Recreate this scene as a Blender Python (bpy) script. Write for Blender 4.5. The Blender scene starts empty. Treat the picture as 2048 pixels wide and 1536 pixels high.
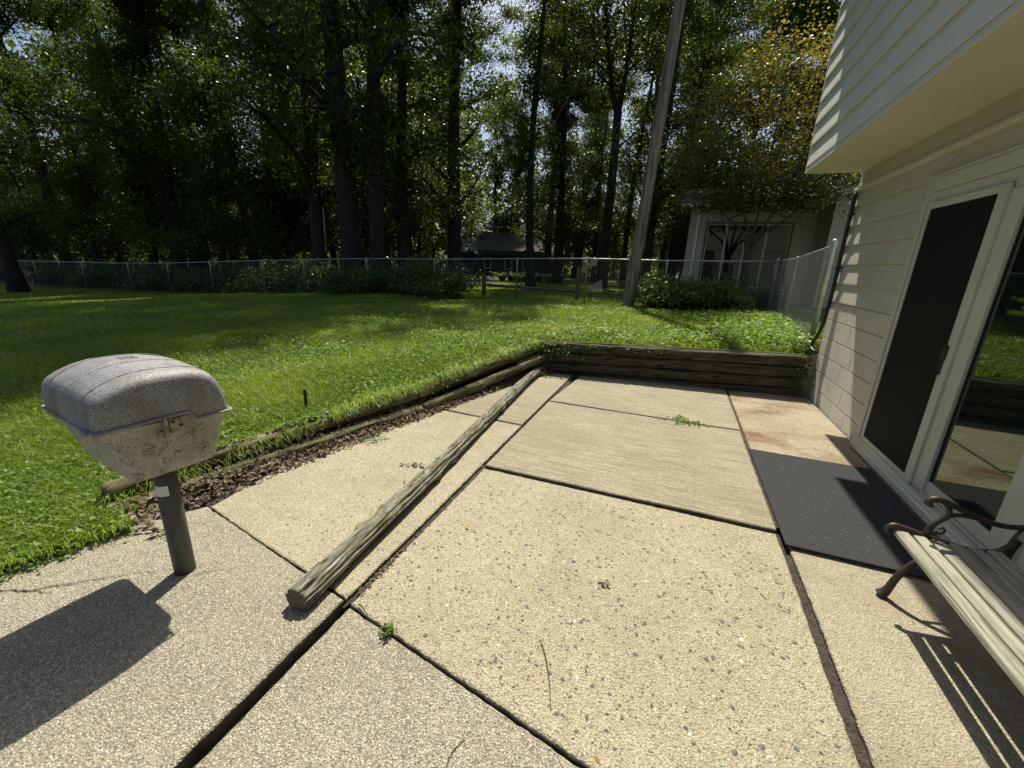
import bpy, bmesh, math, random
import numpy as np
from mathutils import Vector, Matrix, noise
rng = np.random.default_rng(7); random.seed(7)
scn = bpy.context.scene
COL = scn.collection

# ------------------------------------------------------------------ camera
F = 830.0; CAMH = 1.55
RW = np.array([[0.931, 0.135, -0.340], [0.364, -0.249, 0.897], [0.037, -0.959, -0.281]])  # image axes -> world
_u, _s, _v = np.linalg.svd(RW); RW = _u @ _v
cam_d = bpy.data.cameras.new('camera'); cam = bpy.data.objects.new('camera', cam_d); COL.objects.link(cam)
cam_d.sensor_width = 36.0; cam_d.lens = 36.0 * F / 2048.0; cam_d.clip_start = 0.05; cam_d.clip_end = 2000
M = Matrix.Identity(4)
for i in range(3):
    M[i][0] = RW[i, 0]; M[i][1] = -RW[i, 1]; M[i][2] = -RW[i, 2]
M[2][3] = CAMH
cam.matrix_world = M
scn.camera = cam
# ------------------------------------------------------------------ sky, sun, exposure
SUN_EL = math.radians(60.0); SX, SY = -0.236, 0.972          # towards the sun, on the ground plan
world = bpy.data.worlds.new('World'); scn.world = world; world.use_nodes = True
wn = world.node_tree.nodes; wl = world.node_tree.links
sky = wn.new('ShaderNodeTexSky'); sky.sky_type = 'NISHITA'; sky.sun_disc = False
sky.sun_elevation = SUN_EL; sky.sun_rotation = math.atan2(SX, SY); sky.air_density = 1.0; sky.dust_density = 2.6; sky.ozone_density = 1.0
wn['Background'].inputs['Strength'].default_value = 0.09
wl.new(sky.outputs['Color'], wn['Background'].inputs['Color'])
sun_d = bpy.data.lights.new('sun', 'SUN'); sun_d.energy = 5.0; sun_d.angle = math.radians(0.53); sun_d.color = (1.0, 0.945, 0.81)
sun = bpy.data.objects.new('sun', sun_d); COL.objects.link(sun)
sdir = Vector((SX * math.cos(SUN_EL), SY * math.cos(SUN_EL), math.sin(SUN_EL)))
sun.rotation_euler = sdir.to_track_quat('Z', 'Y').to_euler()
sun.location = (-6, 20, 30)
vs = scn.view_settings; vs.view_transform = 'Standard'; vs.look = 'None'; vs.exposure = 0.45; vs.gamma = 1.0

# ------------------------------------------------------------------ helpers: pixels
def ray(px, py):
    return RW @ np.array([px - 1024.0, py - 768.0, F])
def G(px, py, z=0.0):
    d = ray(px, py); t = (z - CAMH) / d[2]; return d[0] * t, d[1] * t
def onY(px, py, Y):
    d = ray(px, py); t = Y / d[1]; return d[0] * t, CAMH + d[2] * t
def xat(px, Y, py=530):
    d = ray(px, py); return d[0] / d[1] * Y

# ------------------------------------------------------------------ helpers: objects
def link(name, me, mat=None, parent=None, loc=None):
    o = bpy.data.objects.new(name, me); COL.objects.link(o)
    if mat is not None and me is not None and not me.materials: me.materials.append(mat)
    if parent is not None: o.parent = parent
    if loc is not None: o.location = loc
    return o
def tag(o, label=None, cat=None, group=None, kind=None):
    if label: o['label'] = label
    if cat: o['category'] = cat
    if group: o['group'] = group
    if kind: o['kind'] = kind
    return o
def empty(name, loc=(0, 0, 0)):
    o = bpy.data.objects.new(name, None); COL.objects.link(o); o.location = loc; o.empty_display_size = 0.1; return o
def mesh_np(name, verts, faces, smooth=False, fattr=None):
    """verts (n,3), faces (m,k) fixed-size polygons"""
    verts = np.asarray(verts, dtype=np.float32); faces = np.asarray(faces, dtype=np.int32)
    me = bpy.data.meshes.new(name); n, k = faces.shape
    me.vertices.add(len(verts)); me.vertices.foreach_set('co', verts.ravel())
    me.loops.add(n * k); me.loops.foreach_set('vertex_index', faces.ravel())
    me.polygons.add(n); me.polygons.foreach_set('loop_start', np.arange(0, n * k, k, dtype=np.int32))
    me.polygons.foreach_set('loop_total', np.full(n, k, dtype=np.int32))
    me.update(calc_edges=True)
    if smooth: me.polygons.foreach_set('use_smooth', np.ones(n, dtype=bool))
    if fattr is not None:
        a = me.attributes.new('rnd', 'FLOAT', 'FACE'); a.data.foreach_set('value', np.asarray(fattr, dtype=np.float32))
    return me
class MB:
    """collects polygons for one mesh"""
    def __init__(s): s.v = []; s.f = []
    def add(s, verts, faces):
        o = len(s.v); s.v += [tuple(p) for p in verts]; s.f += [tuple(i + o for i in f) for f in faces]; return s
    def box(s, x0, x1, y0, y1, z0, z1):
        return s.add([(x0, y0, z0), (x1, y0, z0), (x1, y1, z0), (x0, y1, z0), (x0, y0, z1), (x1, y0, z1), (x1, y1, z1), (x0, y1, z1)],
                     [(3, 2, 1, 0), (4, 5, 6, 7), (0, 1, 5, 4), (1, 2, 6, 5), (2, 3, 7, 6), (3, 0, 4, 7)])
    def prism(s, prof, axis, a0, a1):
        """2-D profile (ccw) extruded along an axis; axis 'y' takes (x,z), 'x' takes (y,z), 'z' takes (x,y)"""
        f = {'y': lambda p, a: (p[0], a, p[1]), 'x': lambda p, a: (a, p[0], p[1]), 'z': lambda p, a: (p[0], p[1], a)}[axis]
        n = len(prof); vs_ = [f(p, a0) for p in prof] + [f(p, a1) for p in prof]
        fs = [tuple(range(n)), tuple(range(2 * n - 1, n - 1, -1))] + [(i, i + n, (i + 1) % n + n, (i + 1) % n) for i in range(n)]
        return s.add(vs_, fs)
    def tube(s, pts, radii, n=8, cap=True, squash=None):
        pts = [Vector(p) for p in pts]; rings = []; up = Vector((0.13, 0.21, 1)).normalized(); last = None
        if not hasattr(radii, '__len__'): radii = [radii] * len(pts)
        base = len(s.v); vs_ = []; fs = []
        for i, p in enumerate(pts):
            d = (pts[min(i + 1, len(pts) - 1)] - pts[max(i - 1, 0)])
            d = d.normalized() if d.length > 1e-9 else Vector((0, 0, 1))
            if last is None:
                a = up if abs(d.dot(up)) < 0.95 else Vector((1, 0, 0)); x = d.cross(a).normalized()
            else: x = (last - d * last.dot(d)).normalized()
            last = x; y = d.cross(x)
            for k in range(n):
                t = 2 * math.pi * k / n; vs_.append(p + (x * math.cos(t) + y * math.sin(t)) * radii[i])
        for i in range(len(pts) - 1):
            for k in range(n):
                a = i * n + k; b = i * n + (k + 1) % n; fs.append((a, b, b + n, a + n))
        if cap: fs += [tuple(range(n - 1, -1, -1)), tuple(range((len(pts) - 1) * n, len(pts) * n))]
        return s.add(vs_, fs)
    def mesh(s, name, smooth=False, bevel=0.0, seg=2):
        me = bpy.data.meshes.new(name); me.from_pydata([tuple(v) for v in s.v], [], s.f); me.update()
        if True:
            bm = bmesh.new(); bm.from_mesh(me); bmesh.ops.recalc_face_normals(bm, faces=bm.faces)
            if bevel: bmesh.ops.bevel(bm, geom=list(bm.edges), offset=bevel, segments=seg, affect='EDGES', profile=0.5, clamp_overlap=True)
            bm.to_mesh(me); bm.free()
        if smooth:
            for p in me.polygons: p.use_smooth = True
        return me
    def build(s, name, mat, parent=None, smooth=False, bevel=0.0, seg=2, loc=None):
        return link(name, s.mesh(name, smooth, bevel, seg), mat, parent, loc)
def sm(e0, e1, x):
    t = np.clip((x - e0) / (e1 - e0), 0, 1); return t * t * (3 - 2 * t)

# ------------------------------------------------------------------ materials
def newmat(name):
    m = bpy.data.materials.new(name); m.use_nodes = True; nt = m.node_tree
    return m, nt, nt.nodes['Principled BSDF']
def nd(nt, t, **kw):
    n = nt.nodes.new(t)
    for k, v in kw.items():
        if k in n.inputs: n.inputs[k].default_value = v
        else: setattr(n, k, v)
    return n
def ramp(nt, fac, stops, interp='LINEAR'):
    r = nt.nodes.new('ShaderNodeValToRGB'); r.color_ramp.interpolation = interp
    el = r.color_ramp.elements
    while len(el) < len(stops): el.new(0.5)
    for e, (p, c) in zip(el, stops):
        e.position = p; e.color = (*c, 1) if len(c) == 3 else c
    nt.links.new(fac, r.inputs[0]); return r.outputs[0]
def mix(nt, fac, a, b, blend='MIX'):
    m = nt.nodes.new('ShaderNodeMix'); m.data_type = 'RGBA'; m.blend_type = blend
    for sock, v in ((m.inputs[0], fac), (m.inputs[6], a), (m.inputs[7], b)):
        if isinstance(v, (int, float)): sock.default_value = v
        elif isinstance(v, tuple): sock.default_value = (*v, 1) if len(v) == 3 else v
        else: nt.links.new(v, sock)
    return m.outputs[2]
def coords(nt, scale=(1, 1, 1), kind='Object', rot=(0, 0, 0)):
    tc = nt.nodes.new('ShaderNodeTexCoord'); mp = nt.nodes.new('ShaderNodeMapping'); mp.inputs['Scale'].default_value = scale; mp.inputs['Rotation'].default_value = rot
    nt.links.new(tc.outputs[kind], mp.inputs['Vector']); return mp.outputs[0]
def noisev(nt, vec, scale, detail=4, rough=0.55, dist=0.0):
    n = nd(nt, 'ShaderNodeTexNoise', Scale=scale, Detail=detail, Roughness=rough, Distortion=dist); nt.links.new(vec, n.inputs['Vector']); return n.outputs['Fac']
def bump(nt, h, strength, dist, prev=None):
    b = nd(nt, 'ShaderNodeBump', Strength=strength, Distance=dist); nt.links.new(h, b.inputs['Height'])
    if prev is not None: nt.links.new(prev, b.inputs['Normal'])
    return b.outputs[0]
def simple(name, c1, c2=None, rough=0.7, nscale=6.0, stretch=(1, 1, 1), bump_=None, metal=0.0, detail=5, spec=None, dirt=None):
    m, nt, b = newmat(name); v = coords(nt, stretch)
    b.inputs['Roughness'].default_value = rough; b.inputs['Metallic'].default_value = metal
    if spec is not None: b.inputs['Specular IOR Level'].default_value = spec
    col = None
    if c2 is not None:
        col = ramp(nt, noisev(nt, v, nscale, detail), [(0.3, c1), (0.7, c2)])
    if dirt is not None:
        dc, ds, lo, hi = dirt
        f = ramp(nt, noisev(nt, v, ds, 8, 0.7), [(lo, (0, 0, 0)), (hi, (1, 1, 1))])
        col = mix(nt, f, col if col is not None else c1, dc)
    if col is not None: nt.links.new(col, b.inputs['Base Color'])
    else: b.inputs['Base Color'].default_value = (*c1, 1)
    if bump_:
        nt.links.new(bump(nt, noisev(nt, v, bump_[0], 6, 0.6), bump_[1], bump_[2]), b.inputs['Normal'])
    return m
def leafmat(name, ca, cb, cc, trans=0.45, rough=0.5, spec=0.35):
    m, nt, b = newmat(name)
    at = nd(nt, 'ShaderNodeAttribute'); at.attribute_name = 'rnd'
    col = ramp(nt, at.outputs['Fac'], [(0.0, ca), (0.55, cb), (1.0, cc)])
    oi = nd(nt, 'ShaderNodeObjectInfo'); hs = nd(nt, 'ShaderNodeHueSaturation')
    mr = nd(nt, 'ShaderNodeMapRange'); mr.inputs['To Min'].default_value = 0.75; mr.inputs['To Max'].default_value = 1.2
    nt.links.new(oi.outputs['Random'], mr.inputs['Value']); nt.links.new(mr.outputs[0], hs.inputs['Value']); nt.links.new(col, hs.inputs['Color'])
    col = hs.outputs[0]
    b.inputs['Roughness'].default_value = rough; b.inputs['Specular IOR Level'].default_value = spec
    nt.links.new(col, b.inputs['Base Color'])
    tr = nd(nt, 'ShaderNodeBsdfTranslucent'); g = nd(nt, 'ShaderNodeGamma'); g.inputs[1].default_value = 0.85
    tint = mix(nt, 1.0, col, (1.5, 1.35, 0.55), 'MULTIPLY'); nt.links.new(tint, tr.inputs['Color'])
    ms = nd(nt, 'ShaderNodeMixShader'); ms.inputs[0].default_value = trans
    nt.links.new(b.outputs[0], ms.inputs[1]); nt.links.new(tr.outputs[0], ms.inputs[2])
    nt.links.new(ms.outputs[0], nt.nodes['Material Output'].inputs['Surface'])
    return m
def concrete(name, base, stone, stone_scale, stone_amt, big_amt, streak=0.0, stain=None, tint2=None):
    m, nt, b = newmat(name); v = coords(nt)
    warp = v
    big = noisev(nt, v, 1.3, 6, 0.65); fine = noisev(nt, v, 190.0, 3, 0.7); mid = noisev(nt, v, 38.0, 5, 0.7)
    c_d = tuple(x * 0.62 for x in base); c_l = tuple(min(1, x * 1.2) for x in base)
    col = ramp(nt, big, [(0.32, c_d), (0.5, base), (0.68, c_l)])
    col = mix(nt, 0.55, col, ramp(nt, mid, [(0.3, tuple(x * 0.66 for x in base)), (0.6, c_l)]))
    col = mix(nt, ramp(nt, fine, [(0.41, (1, 1, 1)), (0.48, (0, 0, 0))]), col, tuple(x * 0.40 for x in base))
    col = mix(nt, ramp(nt, noisev(nt, v, .9, 8, .72, .5), [(.47, (0, 0, 0)), (.70, (.75, .75, .75))]), col, tuple(x * f for x, f in zip(base, (.66, .63, .60))))
    col = mix(nt, ramp(nt, noisev(nt, v, 5.5, 7, .75, .3), [(.56, (0, 0, 0)), (.72, (.6, .6, .6))]), col, tuple(x * .55 for x in base))
    # aggregate
    vo = nd(nt, 'ShaderNodeTexVoronoi', Scale=stone_scale, Randomness=1.0); nt.links.new(v, vo.inputs['Vector'])
    sep = nd(nt, 'ShaderNodeSeparateColor'); nt.links.new(vo.outputs['Color'], sep.inputs[0])
    scol = ramp(nt, sep.outputs[0], stone, 'CONSTANT')
    edge = ramp(nt, vo.outputs['Distance'], [(0.30, (1, 1, 1)), (0.52, (0, 0, 0))])
    keep = ramp(nt, sep.outputs[1], [(0.0, (1, 1, 1)), (stone_amt, (0, 0, 0))], 'CONSTANT')
    mask = mix(nt, 1.0, edge, keep, 'MULTIPLY'); col = mix(nt, mask, col, scol)
    # larger pebbles showing through
    hgt = vo.outputs['Distance']
    if big_amt > 0:
        vb = nd(nt, 'ShaderNodeTexVoronoi', Scale=62.0, Randomness=1.0); nt.links.new(v, vb.inputs['Vector'])
        s2 = nd(nt, 'ShaderNodeSeparateColor'); nt.links.new(vb.outputs['Color'], s2.inputs[0])
        e2 = ramp(nt, vb.outputs['Distance'], [(0.26, (1, 1, 1)), (0.34, (0, 0, 0))])
        k2 = ramp(nt, s2.outputs[1], [(0.0, (1, 1, 1)), (big_amt, (0, 0, 0))], 'CONSTANT')
        col = mix(nt, mix(nt, 1.0, e2, k2, 'MULTIPLY'), col, ramp(nt, s2.outputs[0], [(0.0, (.10, .10, .11)), (0.3, (.19, .18, .16)), (0.55, (.27, .22, .17)), (0.72, (.14, .15, .17)), (0.86, (.25, .12, .07)), (0.93, (.55, .52, .45))], 'CONSTANT'))
    if streak > 0:
        vs_ = coords(nt, (1.5, 30.0, 1.0)); st = noisev(nt, vs_, 1.6, 5, 0.65)
        col = mix(nt, ramp(nt, st, [(0.44, (0, 0, 0)), (0.62, (streak, streak, streak))]), col, tuple(x * 0.5 for x in base))
    if stain is not None:
        sc, sscale, lo, hi = stain; vs2 = coords(nt, (1.0, 1.7, 1.0), rot=(0, 0, 0.6))
        col = mix(nt, ramp(nt, noisev(nt, vs2, sscale, 7, 0.7, 0.4), [(lo, (0, 0, 0)), (hi, (1, 1, 1))]), col, sc)
    nt.links.new(col, b.inputs['Base Color']); b.inputs['Roughness'].default_value = 0.92; b.inputs['Specular IOR Level'].default_value = 0.2
    n1 = bump(nt, hgt, 0.9, 0.006); n1 = bump(nt, mid, 0.5, 0.006, n1)
    nt.links.new(n1, b.inputs['Normal']); return m

STN = [(0.0, (.16, .145, .12)), (0.22, (.52, .45, .33)), (0.42, (.66, .60, .47)), (0.58, (.29, .25, .19)), (0.74, (.62, .575, .48)), (0.90, (.10, .095, .09))]
STN2 = [(0.0, (.17, .155, .13)), (0.2, (.44, .39, .29)), (0.5, (.60, .53, .40)), (0.66, (.28, .25, .20)), (0.80, (.52, .475, .38)), (0.9, (.12, .115, .11))]
m_gravel = concrete('exposed_gravel_concrete', (.35, .318, .24), STN, 150.0, 0.80, 0.0)
m_pebble = concrete('pebbled_concrete', (.42, .376, .262), STN2, 120.0, 0.42, 0.13)
m_far = concrete('brushed_concrete', (.415, .370, .262), STN2, 130.0, 0.28, 0.03, streak=0.75)
m_side = concrete('stained_concrete', (.45, .385, .27), STN2, 130.0, 0.16, 0.03, streak=0.3, stain=((.20, .120, .070), 1.3, 0.48, 0.66))
m_side2 = concrete('worn_concrete', (.40, .355, .258), STN2, 130.0, 0.25, 0.04, stain=((.30, .22, .15), 1.6, 0.52, 0.75))
m_soil = simple('dark_soil', (.035, .025, .017), (.09, .065, .045), 0.95, 14, bump_=(60, 1.0, 0.02))
m_crack = simple('crack_dirt', (.02, .015, .01), (.05, .035, .025), 1.0, 30)
m_joint = simple('joint_dirt', (.04, .030, .02), (.12, .092, .065), 0.95, 40, bump_=(90, 1.0, 0.02), dirt=((.03, .022, .015), 20, .5, .62))

m_edge = simple('slab_edge_soil_and_shade', (.035, .030, .022), (.11, .092, .065), .95, 18, bump_=(60, 1.0, .01))  # joint soil, with the shade of the narrow gaps painted into the colour
def lawnmat():
    m, nt, b = newmat('lawn_soil'); v = coords(nt)
    c = ramp(nt, noisev(nt, v, 2.2, 6, 0.65), [(0.3, (.07, .115, .016)), (0.7, (.13, .20, .028))])
    c = mix(nt, ramp(nt, noisev(nt, v, 45, 3), [(0.45, (0, 0, 0)), (0.65, (.7, .7, .7))]), c, (.035, .032, .015))
    nt.links.new(c, b.inputs['Base Color']); b.inputs['Roughness'].default_value = 0.95
    nt.links.new(bump(nt, noisev(nt, v, 70, 4), 1.0, 0.03), b.inputs['Normal']); return m
m_lawn = lawnmat()
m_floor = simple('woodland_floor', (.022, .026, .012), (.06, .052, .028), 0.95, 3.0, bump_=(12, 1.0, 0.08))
m_grass = leafmat('grass_blade', (.085, .155, .016), (.185, .280, .034), (.36, .41, .075), 0.5, 0.42, 0.4)
m_clover = leafmat('clover_leaf', (.085, .165, .028), (.165, .275, .045), (.28, .38, .085), 0.42, 0.48, 0.3)
m_leaf = leafmat('forest_leaf', (.032, .058, .014), (.068, .115, .026), (.14, .19, .045), 0.55, 0.36, 0.5)
m_leaf_far = leafmat('far_leaf', (.034, .062, .014), (.075, .12, .026), (.15, .19, .045), 0.55, 0.4, 0.5)
m_maple = leafmat('maple_leaf', (.085, .085, .032), (.155, .165, .045), (.42, .29, .045), 0.5, 0.5)
m_shrub = leafmat('shrub_leaf', (.040, .080, .022), (.088, .155, .040), (.18, .24, .08), 0.42, 0.4, 0.45)
m_fern = leafmat('fern_leaf', (.08, .12, .025), (.15, .19, .045), (.26, .25, .09), 0.4, 0.55)
m_dry = leafmat('dry_leaf', (.075, .052, .035), (.185, .138, .098), (.38, .31, .24), 0.15, 0.8)
m_bark = simple('bark', (.012, .010, .008), (.038, .031, .024), 0.95, 5, (3, 3, 0.6), bump_=(9, 1.0, 0.06))
m_bark2 = simple('maple_bark', (.035, .028, .022), (.085, .07, .055), 0.9, 6, (3, 3, 0.7), bump_=(12, 0.8, 0.03))
def woodmat(name, c1, c2, c3, sc=(30, 30, 1.4), moss=None, mlo=.5, mhi=.7, rough=.9, crack=1.0):
    m, nt, b = newmat(name); v = coords(nt, sc); v2 = coords(nt)
    g = noisev(nt, v, 1.0, 6, 0.6, 0.6)
    c = ramp(nt, g, [(0.30, c1), (0.5, c2), (0.72, c3)])
    gc = noisev(nt, v, 2.3, 3, 0.5, 0.3)
    c = mix(nt, ramp(nt, gc, [(0.36, (crack, crack, crack)), (0.44, (0, 0, 0))]), c, tuple(x * 0.25 for x in c1))
    if moss: c = mix(nt, ramp(nt, noisev(nt, v2, 2.4, 7, 0.7), [(mlo, (0, 0, 0)), (mhi, (1, 1, 1))]), c, moss)
    nt.links.new(c, b.inputs['Base Color']); b.inputs['Roughness'].default_value = rough; b.inputs['Specular IOR Level'].default_value = 0.2
    n1 = bump(nt, g, 0.8, 0.012); n1 = bump(nt, gc, 0.8, 0.010, n1); nt.links.new(n1, b.inputs['Normal']); return m
m_log = woodmat('weathered_pole_wood', (.17, .145, .10), (.38, .35, .27), (.56, .53, .44), (34, 34, 1.6), (.13, .105, .03), .58, .72)
m_timber = woodmat('landscape_timber_wood', (.085, .075, .04), (.19, .165, .09), (.30, .27, .17), (26, 26, 1.3), (.055, .075, .02), .50, .75)
m_walltimber = woodmat('old_timber_wood', (.05, .04, .028), (.115, .095, .065), (.19, .165, .115), (1.3, 26, 26), (.04, .05, .02), .52, .75)
m_pole = woodmat('utility_pole_wood', (.12, .10, .075), (.22, .19, .15), (.33, .30, .24), (16, 16, 0.6), (.11, .12, .05), .55, .8)
m_slat = woodmat('bench_slat_wood', (.20, .19, .14), (.36, .345, .27), (.50, .48, .39), (45, 2.0, 45), (.22, .235, .16), .5, .75, crack=.6)
m_fenceold = woodmat('old_fence_wood', (.05, .045, .03), (.12, .11, .075), (.2, .18, .13), (16, 16, 1))

def sidingmat(name, c1, c2, cob=0.25):
    m, nt, b = newmat(name); v = coords(nt)
    c = ramp(nt, noisev(nt, v, 2.0, 6, .6), [(.3, c1), (.7, c2)])
    c = mix(nt, ramp(nt, noisev(nt, v, 16, 8, .75), [(.60, (0, 0, 0)), (.80, (cob, cob, cob))]), c, tuple(x * .45 for x in c1))
    nt.links.new(c, b.inputs['Base Color']); b.inputs['Roughness'].default_value = .55
    nt.links.new(bump(nt, noisev(nt, v, 60, 3), .12, .003), b.inputs['Normal']); return m
m_siding_up = sidingmat('upper_siding', (.56, .575, .53), (.62, .635, .585), .12)
m_siding_lo = sidingmat('lower_siding', (.47, .445, .36), (.53, .50, .405), .4)
m_soffit = sidingmat('soffit_paint', (.55, .52, .40), (.61, .57, .44), .6)
m_trim = sidingmat('door_trim_paint', (.47, .465, .375), (.55, .54, .44), .35)
m_block = simple('painted_block', (.50, .475, .38), (.58, .545, .445), .85, 3, bump_=(48, .9, .012), dirt=((.33, .31, .23), 2.5, .56, .85))
m_mortar = simple('painted_mortar', (.50, .48, .41), (.58, .55, .47), .9, 20)
def glassmat():
    m, nt, b = newmat('reflective_door_glass')
    b.inputs['Base Color'].default_value = (.006, .012, .010, 1); b.inputs['Roughness'].default_value = .015
    b.inputs['IOR'].default_value = 2.3; b.inputs['Specular Tint'].default_value = (.80, .95, .72, 1); return m
m_glass = glassmat()
m_winglass = simple('window_glass', (.004, .006, .006), rough=.04, spec=.3)
m_winglass.node_tree.nodes['Principled BSDF'].inputs['IOR'].default_value = 1.5
def screenmat():
    m, nt, b = newmat('insect_screen'); v = coords(nt, (1, 400, 400))
    ch = nd(nt, 'ShaderNodeTexChecker', Scale=1.0); nt.links.new(v, ch.inputs['Vector'])
    c = ramp(nt, ch.outputs['Fac'], [(0, (.008, .008, .008)), (1, (.016, .016, .015))]); nt.links.new(c, b.inputs['Base Color'])
    b.inputs['Roughness'].default_value = .75; b.inputs['Specular IOR Level'].default_value = .15; return m
m_screen = screenmat()
m_black = simple('black_plastic', (.012, .012, .012), rough=.45)
m_iron = simple('cast_iron', (.045, .036, .028), (.085, .068, .052), .5, 30, metal=.5, bump_=(120, .3, .004))
m_galv = simple('galvanised_steel', (.26, .27, .27), (.40, .41, .41), .45, 12, metal=.75)
m_wire = simple('galvanised_wire', (.12, .125, .125), (.19, .20, .20), .5, 12, metal=.6)
m_pipe = simple('grill_post_paint', (.055, .056, .050), (.085, .085, .075), .55, 14, dirt=((.16, .14, .11), 40, .62, .75))
def alumat(name, c1, c2, spk, lo, hi, stain, blt=.9):
    m, nt, b = newmat(name); v = coords(nt)
    c = ramp(nt, noisev(nt, v, 9, 6, .65), [(.3, c1), (.7, c2)])
    c = mix(nt, ramp(nt, noisev(nt, v, 230, 3, .7), [(lo, (1, 1, 1)), (hi, (0, 0, 0))]), c, spk)
    vst = coords(nt, (7, 7, 1.6))
    c = mix(nt, ramp(nt, noisev(nt, vst, 1.2, 6, .65), [(.50, (0, 0, 0)), (.72, (.85, .85, .85))]), c, stain)
    blot = noisev(nt, v, 13, 6, .7); c = mix(nt, mix(nt, 1.0, ramp(nt, blot, [(.5, (0, 0, 0)), (.62, (1, 1, 1))]), ramp(nt, noisev(nt, v, 150, 2), [(.48, (0, 0, 0)), (.54, (blt, blt, blt))]), 'MULTIPLY'), c, (.04, .04, .045))
    nt.links.new(c, b.inputs['Base Color']); b.inputs['Roughness'].default_value = .62; b.inputs['Metallic'].default_value = .25
    nt.links.new(bump(nt, noisev(nt, v, 260, 3), .5, .003), b.inputs['Normal']); return m
m_lid = alumat('oxidised_lid_aluminium', (.26, .265, .275), (.40, .40, .40), (.11, .11, .115), .42, .52, (.17, .135, .095), .15)
m_fire = alumat('pitted_firebox_aluminium', (.36, .35, .32), (.50, .475, .43), (.22, .21, .19), .40, .50, (.27, .23, .15))
m_bracket = simple('brass_bracket', (.24, .22, .14), (.34, .32, .23), .6, 40, metal=.3, dirt=((.12, .08, .04), 30, .5, .65))
m_label = simple('paper_label', (.62, .62, .57), (.74, .73, .68), .7, 30)
def matmat():
    m, nt, b = newmat('ribbed_door_mat'); v = coords(nt, (1, 1, 1))
    wv = nd(nt, 'ShaderNodeTexWave', Scale=18.0, Distortion=0.5, Detail=2.0); wv.bands_direction = 'Y'; nt.links.new(v, wv.inputs['Vector'])
    c = ramp(nt, wv.outputs['Fac'], [(0.25, (.012, .013, .015)), (0.75, (.062, .064, .068))])
    c = mix(nt, ramp(nt, noisev(nt, v, 220, 3, .7), [(.45, (0, 0, 0)), (.65, (.8, .8, .8))]), c, (.085, .085, .088))
    nt.links.new(c, b.inputs['Base Color']); b.inputs['Roughness'].default_value = .95; b.inputs['Specular IOR Level'].default_value = .15
    n1 = bump(nt, wv.outputs['Fac'], .8, .004); nt.links.new(bump(nt, noisev(nt, v, 300, 2), .6, .003, n1), b.inputs['Normal']); return m
m_mat = matmat()
m_shingle = simple('roof_shingle', (.035, .031, .027), (.085, .075, .063), .95, 30, (1, 6, 1), bump_=(40, .6, .02))
m_green = simple('dark_green_paint', (.012, .045, .034), (.02, .06, .045), .6, 4)
m_bluewall = simple('shed_wall_paint', (.02, .035, .045), (.03, .05, .06), .8, 3)
m_white = simple('white_trim_paint', (.62, .62, .58), (.72, .72, .68), .6, 5)
m_nbwall = sidingmat('neighbor_siding', (.36, .34, .285), (.43, .41, .34), .2)
m_brown = simple('brown_trim', (.10, .05, .035), (.15, .08, .05), .7, 8)
m_twig = simple('twig_bark', (.05, .035, .025), (.11, .08, .06), .9, 40)
m_yellow = leafmat('yellow_leaf', (.45, .33, .06), (.5, .38, .08), (.55, .42, .12), .3, .6)
m_stone = [simple('grey_pebble', (.075, .075, .075), (.15, .14, .125), .8, 60), simple('rust_pebble', (.22, .10, .06), (.28, .15, .10), .8, 60), simple('pale_pebble', (.58, .55, .48), (.68, .65, .58), .8, 60)]

# ------------------------------------------------------------------ terrain
ZX = np.array([-90, -28, -21, -17, -13, -8, -5, 2, 20, 90.]); ZV = np.array([-.6, -.44, -.24, -.08, .17, .33, .42, .57, .62, .7])
EY = np.array([-6, 0, .67, 1.10, 1.20, 2.0, 3.1, 4.44, 5.72]); EX = np.array([-5.04, -3.11, -2.82, -2.66, -2.99, -2.77, -2.47, -2.11, -1.76])
def zlawn(x, y):
    zf = np.interp(x, ZX, ZV); near = 0.045
    z = near + (zf - near) * sm(0.4, 6.2, y)
    z = z + sm(14, 30, y) * (0.35 - zf) * 0.8
    ex = np.interp(y, EY, EX); cap = np.interp(y, [1.15, 3.4, 5.7], [.165, .225, .40]) + np.maximum(ex - x, 0) * .22
    z = np.where((y > 1.15) & (y < 5.75) & (x > -9), np.minimum(z, cap), z)
    return z + 0.02 * np.sin(x * 0.9 + 1) * np.cos(y * 0.8) * sm(0, 6, y)
def edge_x(y): return np.interp(y, EY, EX)
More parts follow.
